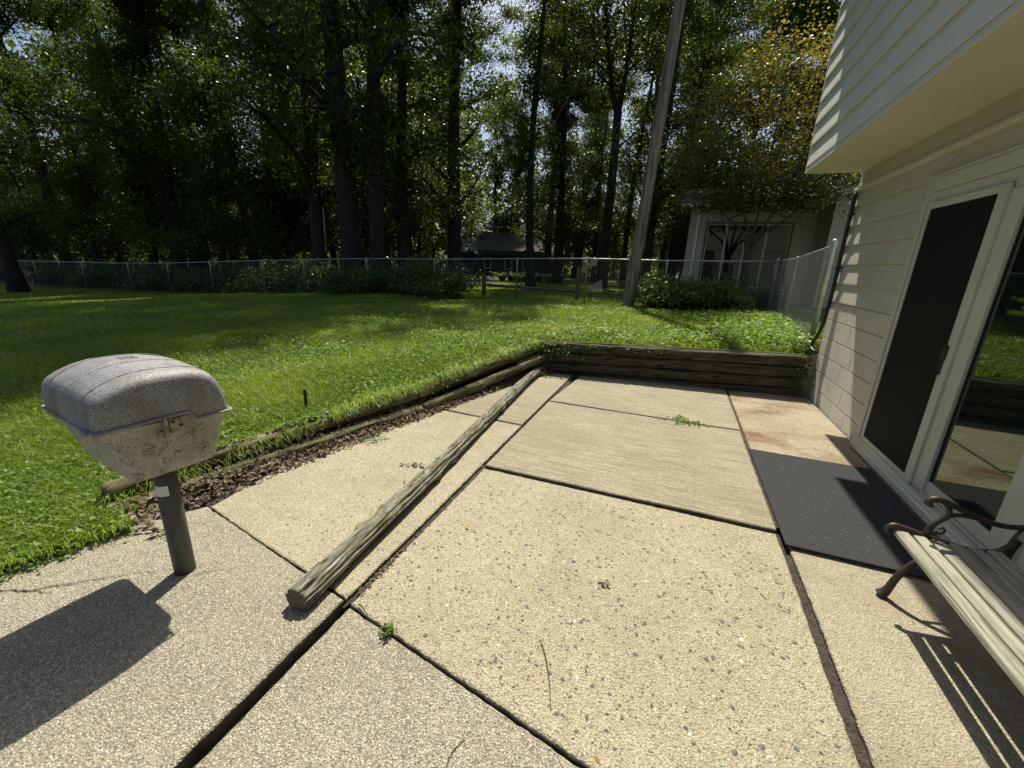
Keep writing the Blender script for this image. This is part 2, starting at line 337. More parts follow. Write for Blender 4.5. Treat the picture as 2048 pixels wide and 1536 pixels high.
def terrain():
    mb = MB()
    ys1 = np.concatenate([np.arange(-6, 0, .5), np.arange(0, 5.72, .12), [5.72]])
    ts = np.concatenate([[0, .012, .06, .14, .3, .5, .8, 1.2, 1.7, 2.4, 3.2, 4.2, 5.5, 7, 9, 12, 15, 19, 24, 30, 45, 80]])
    V = []; 
    for y in ys1:
        for t in ts:
            x = edge_x(y) - t; V.append((x, y, float(zlawn(x, y))))
    V = [(x, y, z - (.12 if k % len(ts) == 0 and y > 1.14 else 0)) for k, (x, y, z) in enumerate(V)]
    n = len(ts); Fc = []
    for i in range(len(ys1) - 1):
        for j in range(n - 1):
            a = i * n + j; Fc.append((a, a + n, a + n + 1, a + 1))
    mb.add(V, Fc)
    xs = np.concatenate([[-82, -45, -32, -26], np.arange(-22, 4, .8), [6, 12, 30, 80]])
    y0 = lambda x: np.interp(x, [-82, -1.8, 1.7, 80], [5.72, 5.72, 6.2, 6.2])
    yt = np.concatenate([[0, .25, .6, 1, 1.5, 2.2, 3, 4, 5, 6.2, 7.5, 9, 11, 14, 18, 24, 32, 45, 65, 100, 180, 400]])
    V = []
    for x in xs:
        for t in yt:
            y = y0(x) + t; V.append((x, y, float(zlawn(x, y))))
    n = len(yt); Fc = []
    for i in range(len(xs) - 1):
        for j in range(n - 1):
            a = i * n + j; Fc.append((a, a + n, a + n + 1, a + 1))
    mb.add(V, Fc)
    o = mb.build('lawn', m_lawn, smooth=True); tag(o, kind='structure')
    # woodland floor: a sheet laid over the lawn terrain where the woods start
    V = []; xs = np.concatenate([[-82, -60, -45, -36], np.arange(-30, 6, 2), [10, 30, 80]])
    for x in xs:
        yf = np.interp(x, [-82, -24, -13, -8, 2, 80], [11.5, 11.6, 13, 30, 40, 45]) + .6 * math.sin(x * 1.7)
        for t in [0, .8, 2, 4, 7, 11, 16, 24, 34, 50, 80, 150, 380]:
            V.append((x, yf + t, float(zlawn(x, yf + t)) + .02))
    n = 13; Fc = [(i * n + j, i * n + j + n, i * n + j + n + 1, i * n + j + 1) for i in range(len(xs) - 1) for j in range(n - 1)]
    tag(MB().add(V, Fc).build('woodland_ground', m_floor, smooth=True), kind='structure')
    # soil under the patio and its edging strip
    s = MB().add([(-5.4, -6, -.05), (8, -6, -.05), (8, 6.3, -.05), (-3.2, 6.3, -.05), (-3.2, .6, -.05), (-4.4, -2, -.05)], [(0, 1, 2, 3, 4, 5)])
    tag(s.build('soil_bed', m_soil), kind='structure')
    # strip of earth between slabs and timbers
    V = []
    for y in np.arange(1.15, 5.75, .1):
        a = edge_x(y); w = np.interp(y, [1.15, 2, 3.2, 4.9, 5.7], [.42, .3, .22, .16, .25])
        for k in range(6):
            t = k / 5; V.append((a - .1 + (w + .16) * t, y, .10 * (1 - t) ** 1.5 * (0.5 + 0.12 * y) - .005 + .018 * noise.noise((a * 7 + t * 5, y * 7, 3))))
    n = 6; R_ = len(V) // n
    tag(MB().add(V, [(i * n + j, i * n + j + n, i * n + j + n + 1, i * n + j + 1) for i in range(R_ - 1) for j in range(n - 1)]).build('earth_strip', m_soil, smooth=True), kind='structure')
terrain()

# ------------------------------------------------------------------ patio slabs
patio = empty('patio'); tag(patio, kind='structure')
def slab(poly, ztop, mat, thick=.10, jag=.004, seed=0):
    r = random.Random(seed); pts = []
    n = len(poly); cx = sum(p[0] for p in poly) / n; cy = sum(p[1] for p in poly) / n
    for i in range(n):
        a = Vector(poly[i]); b = Vector(poly[(i + 1) % n]); L = (b - a).length; k = max(2, int(L / .022)); d = (b - a).normalized(); nn = Vector((-d.y, d.x))
        for j in range(k):
            p = a + (b - a) * (j / k); q = noise.noise((p.x * 16 + seed, p.y * 16, 0)) * jag + noise.noise((p.x * 55, p.y * 55, seed)) * jag * .8 + noise.noise((p.x * 1.7, p.y * 1.7, seed)) * jag
            if j == 0: q = 0
            pts.append(p + nn * (q + jag * .2))
    m = len(pts); V = []; rings = [(0.0, ztop - thick), (0.0, ztop - .009), (.003, ztop - .003), (.009, ztop)]
    nor = []
    for i in range(m):
        d = (pts[(i + 1) % m] - pts[i - 1]).normalized(); nor.append(Vector((-d.y, d.x)))
    for off, z in rings:
        for i in range(m):
            p = pts[i] + nor[i] * off; V.append((p.x, p.y, z + (noise.noise((p.x * 40, p.y * 40, 9)) * .002 if off > 0 else 0)))
    Fc = []
    for rI in range(3):
        for i in range(m):
            a = rI * m + i; b = rI * m + (i + 1) % m; Fc.append((a, b, b + m, a + m))
    Fc.append(tuple(range(3 * m, 4 * m)))
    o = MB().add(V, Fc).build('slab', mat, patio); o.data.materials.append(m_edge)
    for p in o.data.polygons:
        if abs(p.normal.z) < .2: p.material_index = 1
    return o
XL, XR = -1.22, .79; g = .011
CL = lambda x: 1.19 - .186 * (x + 1.22)        # the skewed joint
def off(poly, zt, mat, **k): return slab(poly, zt, mat, **k)
slab([(-3.9, -2.4), (XL - .018, -2.4), (XL - .014, CL(XL) - .006), (-2.52, CL(-2.52) - .006), (-2.64, 1.24), (-2.88, .67), (-3.2, -.05)], .038, m_gravel, seed=1)
slab([(XL + .016, -2.4), (XR - .02, -2.4), (XR - .02, CL(XR) - .004), (XL + .014, CL(XL) - .003)], .002, m_gravel, seed=2)
slab([(XL + .014, CL(XL) + .002), (XR - .020, CL(XR) + .004), (XR - .020, 2.66 - .011), (XL + .014, 2.66 - .011)], .012, m_pebble, seed=3)
slab([(XL + .012, 2.66 + .006), (XR - .018, 2.66 + .006), (XR - .018, 4.41 - .006), (XL + .012, 4.41 - .006)], .030, m_far, seed=4)
slab([(XL + .015, 4.41 + .004), (XR - .014, 4.41 + .004), (XR - .014, 6.02), (XL + .10, 5.70)], .036, m_far, seed=5)
slab([(-2.51, CL(-2.51) + .004), (XL - .012, CL(XL) + .004), (XL - .014, 3.555), (-2.17, 3.60), (-2.42, 3.1), (-2.56, 1.96)], .032, m_pebble, seed=6)
slab([(-2.14, 3.618), (XL - .014, 3.572), (XL - .012, 5.68), (-1.62, 5.66), (-2.05, 4.94)], .034, m_far, seed=7)
slab([(XR + .022, -2.4), (1.735, -2.4), (1.735, 2.64), (XR + .022, 2.64)], .016, m_side2, seed=8)
slab([(XR + .010, 2.66), (1.735, 2.66), (1.74, 6.08), (XR + .010, 6.03)], .034, m_side, seed=9)
# earth that fills the joints
def strip(pts, w, z, name='joint_fill', mat=None):
    V = []; 
    for i, p in enumerate(pts):
        p = Vector(p); a = Vector(pts[max(i - 1, 0)]); b = Vector(pts[min(i + 1, len(pts) - 1)]); d = (b - a).normalized(); nn = Vector((-d.y, d.x))
        ww = w[i] if hasattr(w, '__len__') else w
        V += [(*(p + nn * ww / 2), z), (*(p - nn * ww / 2), z)]
    return MB().add(V, [(2 * i, 2 * i + 1, 2 * i + 3, 2 * i + 2) for i in range(len(pts) - 1)]).build(name, mat or m_joint, patio)
strip([(XL, 1.2), (XL, 3.5), (XL, 5.7)], .06, .006); strip([(XR, -2.4), (XR, 2.7)], .07, -.008); strip([(XR, 2.7), (XR, 6.0)], .05, .026)
strip([(XL, 2.66), (XR, 2.66)], .05, -.02); strip([(XL, -2.4), (XL, 1.2)], .08, -.03)
strip([(-2.5, CL(-2.5)), (XL, CL(XL))], .04, .004); strip([(XL, CL(XL)), (XR, CL(XR))], .04, -.015)
# jagged crack running to the grill post
def crack(px, z, wmax, seed):
    r = random.Random(seed); P = [Vector(G(*p, z)) for p in px]; pts = []
    for a, b in zip(P[:-1], P[1:]):
        k = max(2, int((b - a).length / .018))
        for j in range(k): pts.append(a + (b - a) * j / k + Vector((r.uniform(-1, 1), r.uniform(-1, 1))) * .006)
    pts.append(P[-1]); n = len(pts)
    w = [wmax * (1 - i / n) * (0.5 + r.random()) + .0012 for i in range(n)]
    return strip(pts, w, z + .0025, 'crack', m_crack)
crack([(-60, 1186), (0, 1181), (65, 1181), (110, 1172), (190, 1160), (260, 1147), (345, 1140)], .040, .006, 3)
crack([(395, 1148), (425, 1141), (448, 1138)], .040, .004, 4)
crack([(65, 1181), (85, 1187), (110, 1183)], .040, .003, 5)
# larger pebbles set in the middle slab
def pebbles(n, mat, zt, seed, rad, xr, yr):
    r = random.Random(seed); mb = MB()
    for i in range(n):
        x = r.uniform(*xr); y = r.uniform(*yr)
        if y < CL(x) + .04: continue
        a = r.uniform(0, 6.28); R1 = r.uniform(*rad); R2 = R1 * r.uniform(.5, .9); k = 7; V = [(x, y, zt + .0035)]; 
        for q in range(k):
            t = 2 * math.pi * q / k; rr = r.uniform(.82, 1.12); lx = R1 * rr * math.cos(t); ly = R2 * rr * math.sin(t)
            V.append((x + lx * math.cos(a) - ly * math.sin(a), y + lx * math.sin(a) + ly * math.cos(a), zt + .0002))
        mb.add(V, [(0, 1 + q, 1 + (q + 1) % k) for q in range(k)])
    o = mb.build('pebble_inlay', mat, patio); o['kind'] = 'stuff'
pebbles(480, m_stone[0], .012, 1, (.005, .013), (-1.15, .72), (.95, 2.55)); pebbles(70, m_stone[1], .012, 2, (.005, .010), (-1.15, .72), (.95, 2.55)); pebbles(45, m_stone[2], .012, 3, (.005, .010), (-1.15, .72), (.95, 2.55))
pebbles(110, m_stone[0], .032, 4, (.005, .009), (-2.35, -1.28), (1.35, 3.4))

# ------------------------------------------------------------------ house
house = empty('house', (1.74, 6.16, 0)); tag(house, 'cream sided house with jutting upper storey beside the concrete patio', 'house')
def hb(mb, name, mat, parent=house, **k):
    base = Vector((1.74, 6.16, 0)) if parent is house else None
    o = mb.build(name, mat, parent, **k)
    o.matrix_parent_inverse = Matrix.Translation(-Vector((1.74, 6.16, 0)))
    return o
YN = -3.0; YF = 6.16
hb(MB().box(1.765, 7.5, YN, YF - .01, 0, 2.66), 'wall', m_mortar)
hb(MB().box(1.225, 7.5, YN, YF - .01, 2.685, 5.05), 'upper_wall', m_mortar)
hb(MB().box(1.205, 1.85, YN, YF - .012, 2.655, 2.684), 'soffit', m_soffit)
def board(zb, h, xf, y0, y1, name='siding_board', mat=m_siding_lo, p=.016, parent=house):
    prof = [(xf + .012, zb + .004), (xf - p + .004, zb), (xf - p, zb + .003), (xf - p, zb + .016), (xf - p * .35, zb + h * .55), (xf + .001, zb + h - .001), (xf + .012, zb + h - .001)]
    return hb(MB().prism(prof, 'y', y0, y1), name, mat, parent)
# upper storey: starter strip, then clapboards
hb(MB().prism([(1.222, 2.66), (1.188, 2.66), (1.188, 2.672), (1.20, 2.676), (1.20, 2.715), (1.222, 2.715)], 'y', YN, YF - .003), 'starter_strip', m_siding_up)
k = 0
z = 2.718
while z < 5.0:
    board(z, .2155, 1.212, YN, YF - .004, mat=m_siding_up, p=.022); z += .2155
hb(MB().box(1.196, 1.26, YF - .012, YF + .012, 2.672, 5.0), 'corner_trim', m_siding_up)
# roof with its eaves (above the picture; it shades wall and patio)
rf = MB(); rf.add([(.66, YN - .3, 4.98), (.66, 6.40, 4.98), (4.4, 6.40, 6.6), (4.4, YN - .3, 6.6), (.66, YN - .3, 5.12), (.66, 6.40, 5.12), (4.4, 6.40, 6.74), (4.4, YN - .3, 6.74)],
       [(0, 1, 2, 3), (7, 6, 5, 4), (0, 4, 5, 1), (1, 5, 6, 2), (3, 2, 6, 7), (0, 3, 7, 4)])
rf.add([(8.1, YN - .3, 4.98), (4.4, YN - .3, 6.6), (4.4, 6.40, 6.6), (8.1, 6.40, 4.98), (8.1, YN - .3, 5.12), (4.4, YN - .3, 6.74), (4.4, 6.40, 6.74), (8.1, 6.40, 5.12)],
       [(0, 1, 2, 3), (7, 6, 5, 4), (0, 4, 5, 1), (2, 6, 7, 3), (3, 7, 4, 0)])
hb(rf, 'roof', m_shingle)
hb(MB().box(.68, 1.22, YN, 6.38, 4.955, 4.979), 'eave_soffit', m_soffit)
# lower storey
Y_DF = 4.475                                         # far edge of the door frame
hb(MB().box(1.742, 1.80, YN, YF - .006, 2.50, 2.654), 'frieze_board', m_siding_lo)
hb(MB().prism([(1.77, 2.452), (1.712, 2.456), (1.708, 2.462), (1.712, 2.492), (1.742, 2.50), (1.77, 2.50)], 'y', YN, YF - .002), 'ledge_trim', m_soffit)
z = 1.240
for i in range(6):
    h = min(.2095, 2.452 - z)
    if z < 2.2: 
        board(z, h, 1.757, Y_DF, YF - .006, p=.017); board(z, h, 1.757, YN, 2.56, p=.017)
    else: board(z, h, 1.757, YN, YF - .006, p=.017)
    z += .2095
hb(MB().box(1.742, 1.79, YF - .008, YF + .014, 1.235, 2.452), 'corner_trim', m_trim)
# painted foundation blocks, each its own piece
zs = [-.02, .195, .40, .605, .815, 1.03, 1.236]
def blocks(y0, y1):
    for i in range(6):
        y = y1 - (0 if i % 2 else .2); first = True
        edges = [y1]
        q = y1 - (.405 if i % 2 == 0 else .2025)
        while q > y0 + .06: edges.append(q); q -= .405
        edges.append(y0)
        for a, b in zip(edges[:-1], edges[1:]):
            hb(MB().box(1.752 + .001 * (len(edges) % 2), 1.775, b + .0035, a - .0035, zs[i] + .0035, zs[i + 1] - .0035), 'block', m_block, bevel=.004, seg=1)
blocks(Y_DF + .002, YF - .002); blocks(1.2, 2.56)
# sliding door: frame > glass, screen, sill
door = empty('sliding_door'); door.parent = house; door.matrix_parent_inverse = Matrix.Translation(-Vector((1.74, 6.16, 0)))
tag(door, 'white framed sliding glass door with dark insect screen')
def db(mb, name, mat, **k): return mb.build(name, mat, door, **k)
YD0, YD1 = 2.60, 4.44
db(MB().box(1.722, 1.766, YD1, YD1 + .055, .02, 2.285), 'outer_casing', m_trim, bevel=.004)
db(MB().box(1.722, 1.766, YD0 - .055, YD0, .02, 2.285), 'outer_casing', m_trim, bevel=.004)
db(MB().box(1.720, 1.766, YD0 - .057, YD1 + .057, 2.185, 2.285), 'head_casing', m_trim, bevel=.004)
db(MB().box(1.708, 1.766, YD0 - .08, YD1 + .08, 2.287, 2.302), 'drip_cap', m_trim, bevel=.003)
db(MB().box(1.735, 1.768, YD0 + .002, YD1 - .002, 2.07, 2.183), 'head_rail', m_trim, bevel=.004)
db(MB().box(1.742, 1.768, YD0 + .005, YD1 - .005, 2.125, 2.131).box(1.728, 1.736, YD0 + .005, YD1 - .005, 2.105, 2.115), 'track_lip', m_trim)
db(MB().box(1.735, 1.768, YD1 - .035, YD1 - .002, .17, 2.068), 'side_jamb', m_trim, bevel=.003)
db(MB().box(1.735, 1.768, YD0 + .002, YD0 + .06, .17, 2.068), 'side_jamb', m_trim, bevel=.003)
# sill with tracks
db(MB().prism([(1.768, .03), (1.672, .055), (1.672, .10), (1.690, .108), (1.690, .122), (1.704, .126), (1.704, .150), (1.712, .150), (1.712, .132), (1.730, .135), (1.730, .165), (1.738, .165), (1.738, .142), (1.768, .146)], 'y', YD0 - .05, YD1 + .0), 'sill', m_trim)
# screen panel
sp = MB().box(1.712, 1.728, 4.335, 4.375, .152, 2.10).box(1.712, 1.728, 3.49, 3.575, .152, 2.10).box(1.7125, 1.7275, 3.575, 4.335, .152, .185).box(1.7125, 1.7275, 3.575, 4.335, 2.055, 2.10)
db(sp, 'screen_frame', m_trim)
db(MB().box(1.719, 1.7205, 3.57, 4.34, .18, 2.06), 'insect_screen', m_screen)
db(MB().box(1.702, 1.7115, 3.545, 3.600, 1.03, 1.13).box(1.700, 1.7118, 3.553, 3.568, .93, 1.03), 'screen_latch', m_black, bevel=.002)
# fixed glass panel and its stiles
db(MB().box(1.726, 1.756, 3.36, 3.488, .168, 2.068), 'meeting_stile', m_trim, bevel=.004)
db(MB().box(1.746, 1.758, 3.348, 3.359, .19, 2.068), 'gasket', m_black)
db(MB().box(1.740, 1.756, YD0 + .062, YD0 + .14, .168, 2.068), 'glass_stile', m_trim, bevel=.003)
db(MB().box(1.740, 1.756, YD0 + .141, 3.359, .166, .245), 'bottom_rail', m_trim, bevel=.004)
db(MB().box(1.752, 1.754, YD0 + .14, 3.35, .24, 2.068), 'glass_pane', m_glass)
db(MB().box(1.759, 1.761, 3.488, YD1 - .03, .16, 2.068), 'glass_pane', m_glass)
# black drain hose at the house corner
pts = [onY(0, 0, 1)] and [(1.715, 6.10, 2.44), (1.713, 6.09, 2.0), (1.712, 6.06, 1.5), (1.708, 6.05, 1.2), (1.70, 6.06, 1.0), (1.69, 6.10, .86), (1.67, 6.14, .76), (1.65, 6.13, .68), (1.66, 6.06, .645), (1.69, 5.99, .64)]
def smooth_path(p, k=6):
    p = [Vector(q) for q in p]; out = []
    for i in range(len(p) - 1):
        a, b, c, d = p[max(i - 1, 0)], p[i], p[i + 1], p[min(i + 2, len(p) - 1)]
        for j in range(k):
            t = j / k; out.append(.5 * ((2 * b) + (c - a) * t + (2 * a - 5 * b + 4 * c - d) * t * t + (3 * b - a - 3 * c + d) * t ** 3))
    out.append(p[-1]); return out
hose = empty('drain_hose', (1.7, 6.08, .64)); tag(hose, 'black drain hose running down the far corner of the cream house', 'hose')
def child(mb, name, mat, par, loc, **k):
    o = mb.build(name, mat, par, **k); o.matrix_parent_inverse = Matrix.Translation(-Vector(loc)); return o
child(MB().tube(smooth_path(pts), .021, 12), 'tube', m_black, hose, (1.7, 6.08, .64), smooth=True)
for zc in (2.2, 1.62): child(MB().box(1.69, 1.748, 6.05, 6.115, zc, zc + .02), 'clamp', m_black, hose, (1.7, 6.08, .64))

# ------------------------------------------------------------------ back retaining wall of four timbers
def timber(mb_len, r1, r2, seed, n=14, segs=60, irregular=.006):
    """rounded timber along +Y from 0 to length, with weathered surface"""
    V = []; Fc = []
    for i in range(segs + 1):
        y = mb_len * i / segs
        for k in range(n):
            t = 2 * math.pi * (k + .5) / n; c, s_ = math.cos(t), math.sin(t)
            e = .55; x = r1 * math.copysign(abs(c) ** e, c); z = r2 * math.copysign(abs(s_) ** e, s_)
            q = irregular * (noise.noise((c * 2.5 + seed * 9, s_ * 2.5, y * 1.2)) * 1.2 + noise.noise((c * 6 + seed, s_ * 6, y * 3.5)))
            endr = 1 - .06 * max(0, 1 - min(y, mb_len - y) / .03)
            V.append(((x + c * q) * endr, y, (z + s_ * q) * endr))
    for i in range(segs):
        for k in range(n):
            a = i * n + k; b = i * n + (k + 1) % n; Fc.append((a, b, b + n, a + n))
    Fc += [tuple(range(n - 1, -1, -1)), tuple(range(segs * n, segs * n + n))]
    return MB().add(V, Fc)
def along(o, p0, p1):
    p0 = Vector(p0); d = Vector(p1) - p0; o.matrix_world = Matrix.Translation(p0) @ d.to_track_quat('Y', 'Z').to_matrix().to_4x4(); return o
rw = empty('retaining_wall', (-1.72, 5.68, 0)); tag(rw, 'low retaining wall of four stacked dark old timbers across the patio end', 'wall')
def timber_child(L, r1, r2, seed, p0, p1, par, ploc, mat, **k):
    o = timber(L, r1, r2, seed, **k).build('timber', mat, par, smooth=True)
    d = Vector(p1) - Vector(p0)
    o.matrix_parent_inverse = Matrix.Translation(-Vector(ploc)); o.matrix_basis = Matrix.Translation(Vector(p0)) @ d.to_track_quat('Y', 'Z').to_matrix().to_4x4(); return o
m_wt = woodmat('retaining_timber_wood', (.032, .026, .018), (.080, .066, .042), (.155, .132, .088), (28, 3.0, 28), (.04, .05, .02), .52, .75)
m_timber = woodmat('landscape_timber_wood', (.075, .062, .034), (.17, .145, .08), (.28, .245, .15), (30, 3.2, 30), (.055, .062, .022), .46, .66)
m_log = woodmat('weathered_pole_wood', (.09, .085, .06), (.235, .225, .17), (.46, .45, .37), (48, 3.6, 48), (.115, .095, .03), .52, .62)
for i in range(4):
    zr = .065 + i * .142; zl = -.03 + i * .142
    sx = random.uniform(-.012, .012) + (.02 if i == 3 else 0)
    timber_child(3.42 + (0.02 if i == 3 else -.05 * (i % 2)), .075, .069, i + 1, (-1.74, 5.725 + sx + .02 * (3 - i) * .3, zl), (1.70, 6.16 + sx - .03, zr), rw, (-1.72, 5.68, 0), m_wt, segs=110, irregular=.011)
# edging timbers down the lawn side
def edging(y0, y1, dx, zc0, zc1, label, seed, r=.060):
    p0 = (-2.985 + .277 * (y0 - 1.17) + dx, y0, zc0); p1 = (-2.985 + .277 * (y1 - 1.17) + dx, y1, zc1)
    o = timber((Vector(p1) - Vector(p0)).length, r, r * .9, seed, segs=70, irregular=.010).build('landscape_timber', m_timber, smooth=True)
    along(o, p0, p1); return tag(o, label, 'timber', 'timbers edging the lawn')
edging(1.17, 3.46, -.03, .145, .215, 'upper edging timber with its cut end near the grill post', 11)
edging(3.48, 5.70, -.03, .215, .40, 'upper edging timber running into the corner of the stacked timber wall', 12)
edging(1.13, 3.40, .085, .055, .075, 'pale lower edging timber half buried in dry leaves by the grill', 13, .054)
edging(3.43, 5.62, .085, .075, .25, 'lower edging timber in shade next to the far end of the pole', 14, .052)

# ------------------------------------------------------------------ the long pole lying on the patio
def make_pole():
    p0 = Vector((-1.385, 1.055, 0.088)); p1 = Vector((-1.70, 5.72, .092)); L = (p1 - p0).length
    n = 64; segs = 220; V = []; Fc = []; r = random.Random(5)
    knots = [(r.uniform(.4, L - .2), r.uniform(0, 6.28), r.uniform(.012, .03)) for _ in range(16)]
    for i in range(segs + 1):
        y = L * i / segs; R0 = .057 - .003 * y / L + .006 * math.exp(-((y - .12) / .18) ** 2)
        bx = .016 * math.sin(y * 1.3 + .5); bz = -.0 + .004 * math.sin(y * 2)
        for k in range(n):
            t = 2 * math.pi * k / n + y * .16; c, s_ = math.cos(t), math.sin(t)
            q = .016 * abs(noise.noise((c * 2.2, s_ * 2.2, y * .55 + 3))) + .012 * noise.noise((c * 5.5, s_ * 5.5, y * .9)) - .011 * max(0, abs(noise.noise((c * 7.5, s_ * 7.5, y * .8 + 9))) * -3.2 + .55) + .005 * noise.noise((c * 16, s_ * 16, y * 4))
            for (ky, kt, kh) in knots:
                dy = (y - ky) / .05; dt = ((t - kt + math.pi) % (2 * math.pi) - math.pi) / .35
                e = dy * dy + dt * dt
                if e < 5: q += kh * math.exp(-e)
            # notch where the wood is broken away near the cut end
            dy = (y - .06) / .05; dt = (((2 * math.pi * k / n) - 1.0 + math.pi) % (2 * math.pi) - math.pi) / .35
            q -= .026 * math.exp(-dy * dy - dt * dt)
            R = R0 + q - .008
            V.append((R * c + bx, y, R * s_ + bz))
    for i in range(segs):
        for k in range(n):
            a = i * n + k; b = i * n + (k + 1) % n; Fc.append((a, b, b + n, a + n))
    mb = MB().add(V, Fc)
    for end, idx in ((0, 0), (L, segs * n)):
        mb.add([(0, end, 0)], []); c0 = len(mb.v) - 1
        for k in range(n):
            mb.f.append((c0, idx + k, idx + (k + 1) % n))
    o = mb.build('wooden_pole', m_log, smooth=True); along(o, p0, p1)
    o.data.materials.append(simple('pole_end_grain_shade', (.085, .075, .045), (.15, .13, .085), .95, 25, bump_=(60, .8, .01)))  # cut ends coloured darker, the near end's shade painted into the grain
    for p in o.data.polygons:
        if len(p.vertices) == 3: p.material_index = 1; p.use_smooth = False
    tag(o, 'long weathered grey wooden pole lying across the concrete slabs', 'pole')
make_pole()

# ------------------------------------------------------------------ grill on its post
ga = math.radians(82); GU = Vector((math.cos(ga), math.sin(ga), 0)); GV = Vector((-GU.y, GU.x, 0)); GO = Vector((-1.84, 1.22, 0))
def gp(u, v, z): return GO + GU * u + GV * v + Vector((0, 0, z))
grill = empty('post_grill', (-2.065, 1.02, .038)); tag(grill, 'weathered cast aluminium barbecue grill with closed lid on a dark post', 'grill')
GL = (-2.065, 1.02, .038)
child(MB().tube([(-2.07, 1.022, .0), (-2.068, 1.021, .3), (-2.06, 1.02, .66)], .0435, 24), 'post', m_pipe, grill, GL, smooth=False)
for p in grill.children[0].data.polygons:
    if len(p.vertices) == 4: p.use_smooth = True
VL = .55
def rim_z(u): return float(np.interp(u, [-.5, -.172, -.142, 0], [.884, .890, .850, .852]))
def lid():
    top = [(0.0, None), (-.012, .93), (-.030, 1.0), (-.052, 1.035), (-.085, 1.056), (-.14, 1.070), (-.22, 1.078), (-.30, 1.077), (-.36, 1.064), (-.41, 1.042), (-.445, 1.018), (-.460, .995), (-.466, .95), (-.468, None)]
    # stations along v: end caps drawn in towards the lid's middle
    st = [(0.0, 'rim'), (.004, .0), (.012, .45), (.024, .78), (.042, .93), (.07, .985)]
    vs_ = [.0, .006, .016, .03, .05, .08, .12, .16]; sc = [.90, .95, .975, .99, 1, 1, 1.006, 1.010]
    hz = [.80, .88, .93, .965, .985, 1.0, 1.02, 1.035]
    stations = list(zip(vs_, sc, hz)) + [(.275, 1.012, 1.06)] + [(VL - a, b, c) for a, b, c in list(zip(vs_, sc, hz))[::-1]]
    V = []; n = None; dens = []
    base = .868
    for v, s_, h in stations:
        row = []
        prof = []
        for (u, z_) in top:
            zz = rim_z(u) if z_ is None else base + (z_ - base) * h
            uu = -.234 + (u + .234) * s_
            # groove lines over the lid
            prof.append((uu, zz))
        # smooth the profile with extra points
        dense = []
        for (a, b) in zip(prof[:-1], prof[1:]):
            for j in range(3): dense.append((a[0] + (b[0] - a[0]) * j / 3, a[1] + (b[1] - a[1]) * j / 3))
        dense.append(prof[-1]); n = len(dense)
        for (uu, zz) in dense: V.append(gp(uu, v, zz))
    m = len(stations); Fc = [(i * n + j, i * n + j + 1, (i + 1) * n + j + 1, (i + 1) * n + j) for i in range(m - 1) for j in range(n - 1)]
    # end caps close the two sides: fan down to the rim line
    for i0, flip in ((0, False), ((m - 1) * n, True)):
        low = []; vv = stations[0][0] if i0 == 0 else stations[-1][0]
        o0 = len(V)
        us = [V[i0 + j] for j in range(n)]
        ul = [(p - GO).dot(GU) for p in us]
        for uq in ul: V.append(gp(uq, vv, min(rim_z(uq), (us[ul.index(uq)]).z)))
        for j in range(n - 1):
            f = (i0 + j, i0 + j + 1, o0 + j + 1, o0 + j); Fc.append(f if not flip else f[::-1])
    return MB().add(V, Fc)
lo = child(lid(), 'lid', m_lid, grill, GL, smooth=True)
sd = lo.modifiers.new('w', 'WELD'); sd.merge_threshold = .0005
# raised seams across the lid and the raised lines of the maker's plate
def lid_seam(v, r=.0016, umin=-.455, umax=-.06):
    tp = [(-.030, 1.0), (-.052, 1.035), (-.085, 1.056), (-.14, 1.070), (-.22, 1.078), (-.30, 1.077), (-.36, 1.064), (-.41, 1.042), (-.445, 1.018), (-.462, .985)]
    h = 1.02 if v < .1 or v > .45 else 1.047
    pts = [gp(u, v, .868 + (z_ - .868) * (h if .1 < v < .45 else 1.0) + .0005) for u, z_ in tp if umin - .02 < u < umax + .03]
    return MB().tube(smooth_path(pts, 4), r, 5)
for v in (.075, .20, .36, .475): child(lid_seam(v), 'seam', m_lid, lo, GL, smooth=True) if False else None
for v in (.085, .235, .42):
    s_ = lid_seam(v).build('seam', simple('seam_shadow', (.17, .165, .16), (.24, .235, .23), .8, 30) if v == .085 else bpy.data.materials['seam_shadow'], lo, smooth=True); s_.matrix_parent_inverse = lo.matrix_parent_inverse.inverted() @ Matrix.Translation(-Vector(GL)) if False else Matrix.Identity(4)
for v in (.215, .235, .255, .275):
    pass
for j in range(5):
    u0 = -.20 - .012 * j
    mb = MB().tube([gp(u0, .29, .868 + (1.077 - .868) * 1.058 + .0006), gp(u0, .37, .868 + (1.077 - .868) * 1.05 + .0006)], .0018, 4)
    mb.build('plate_line', m_lid, lo)
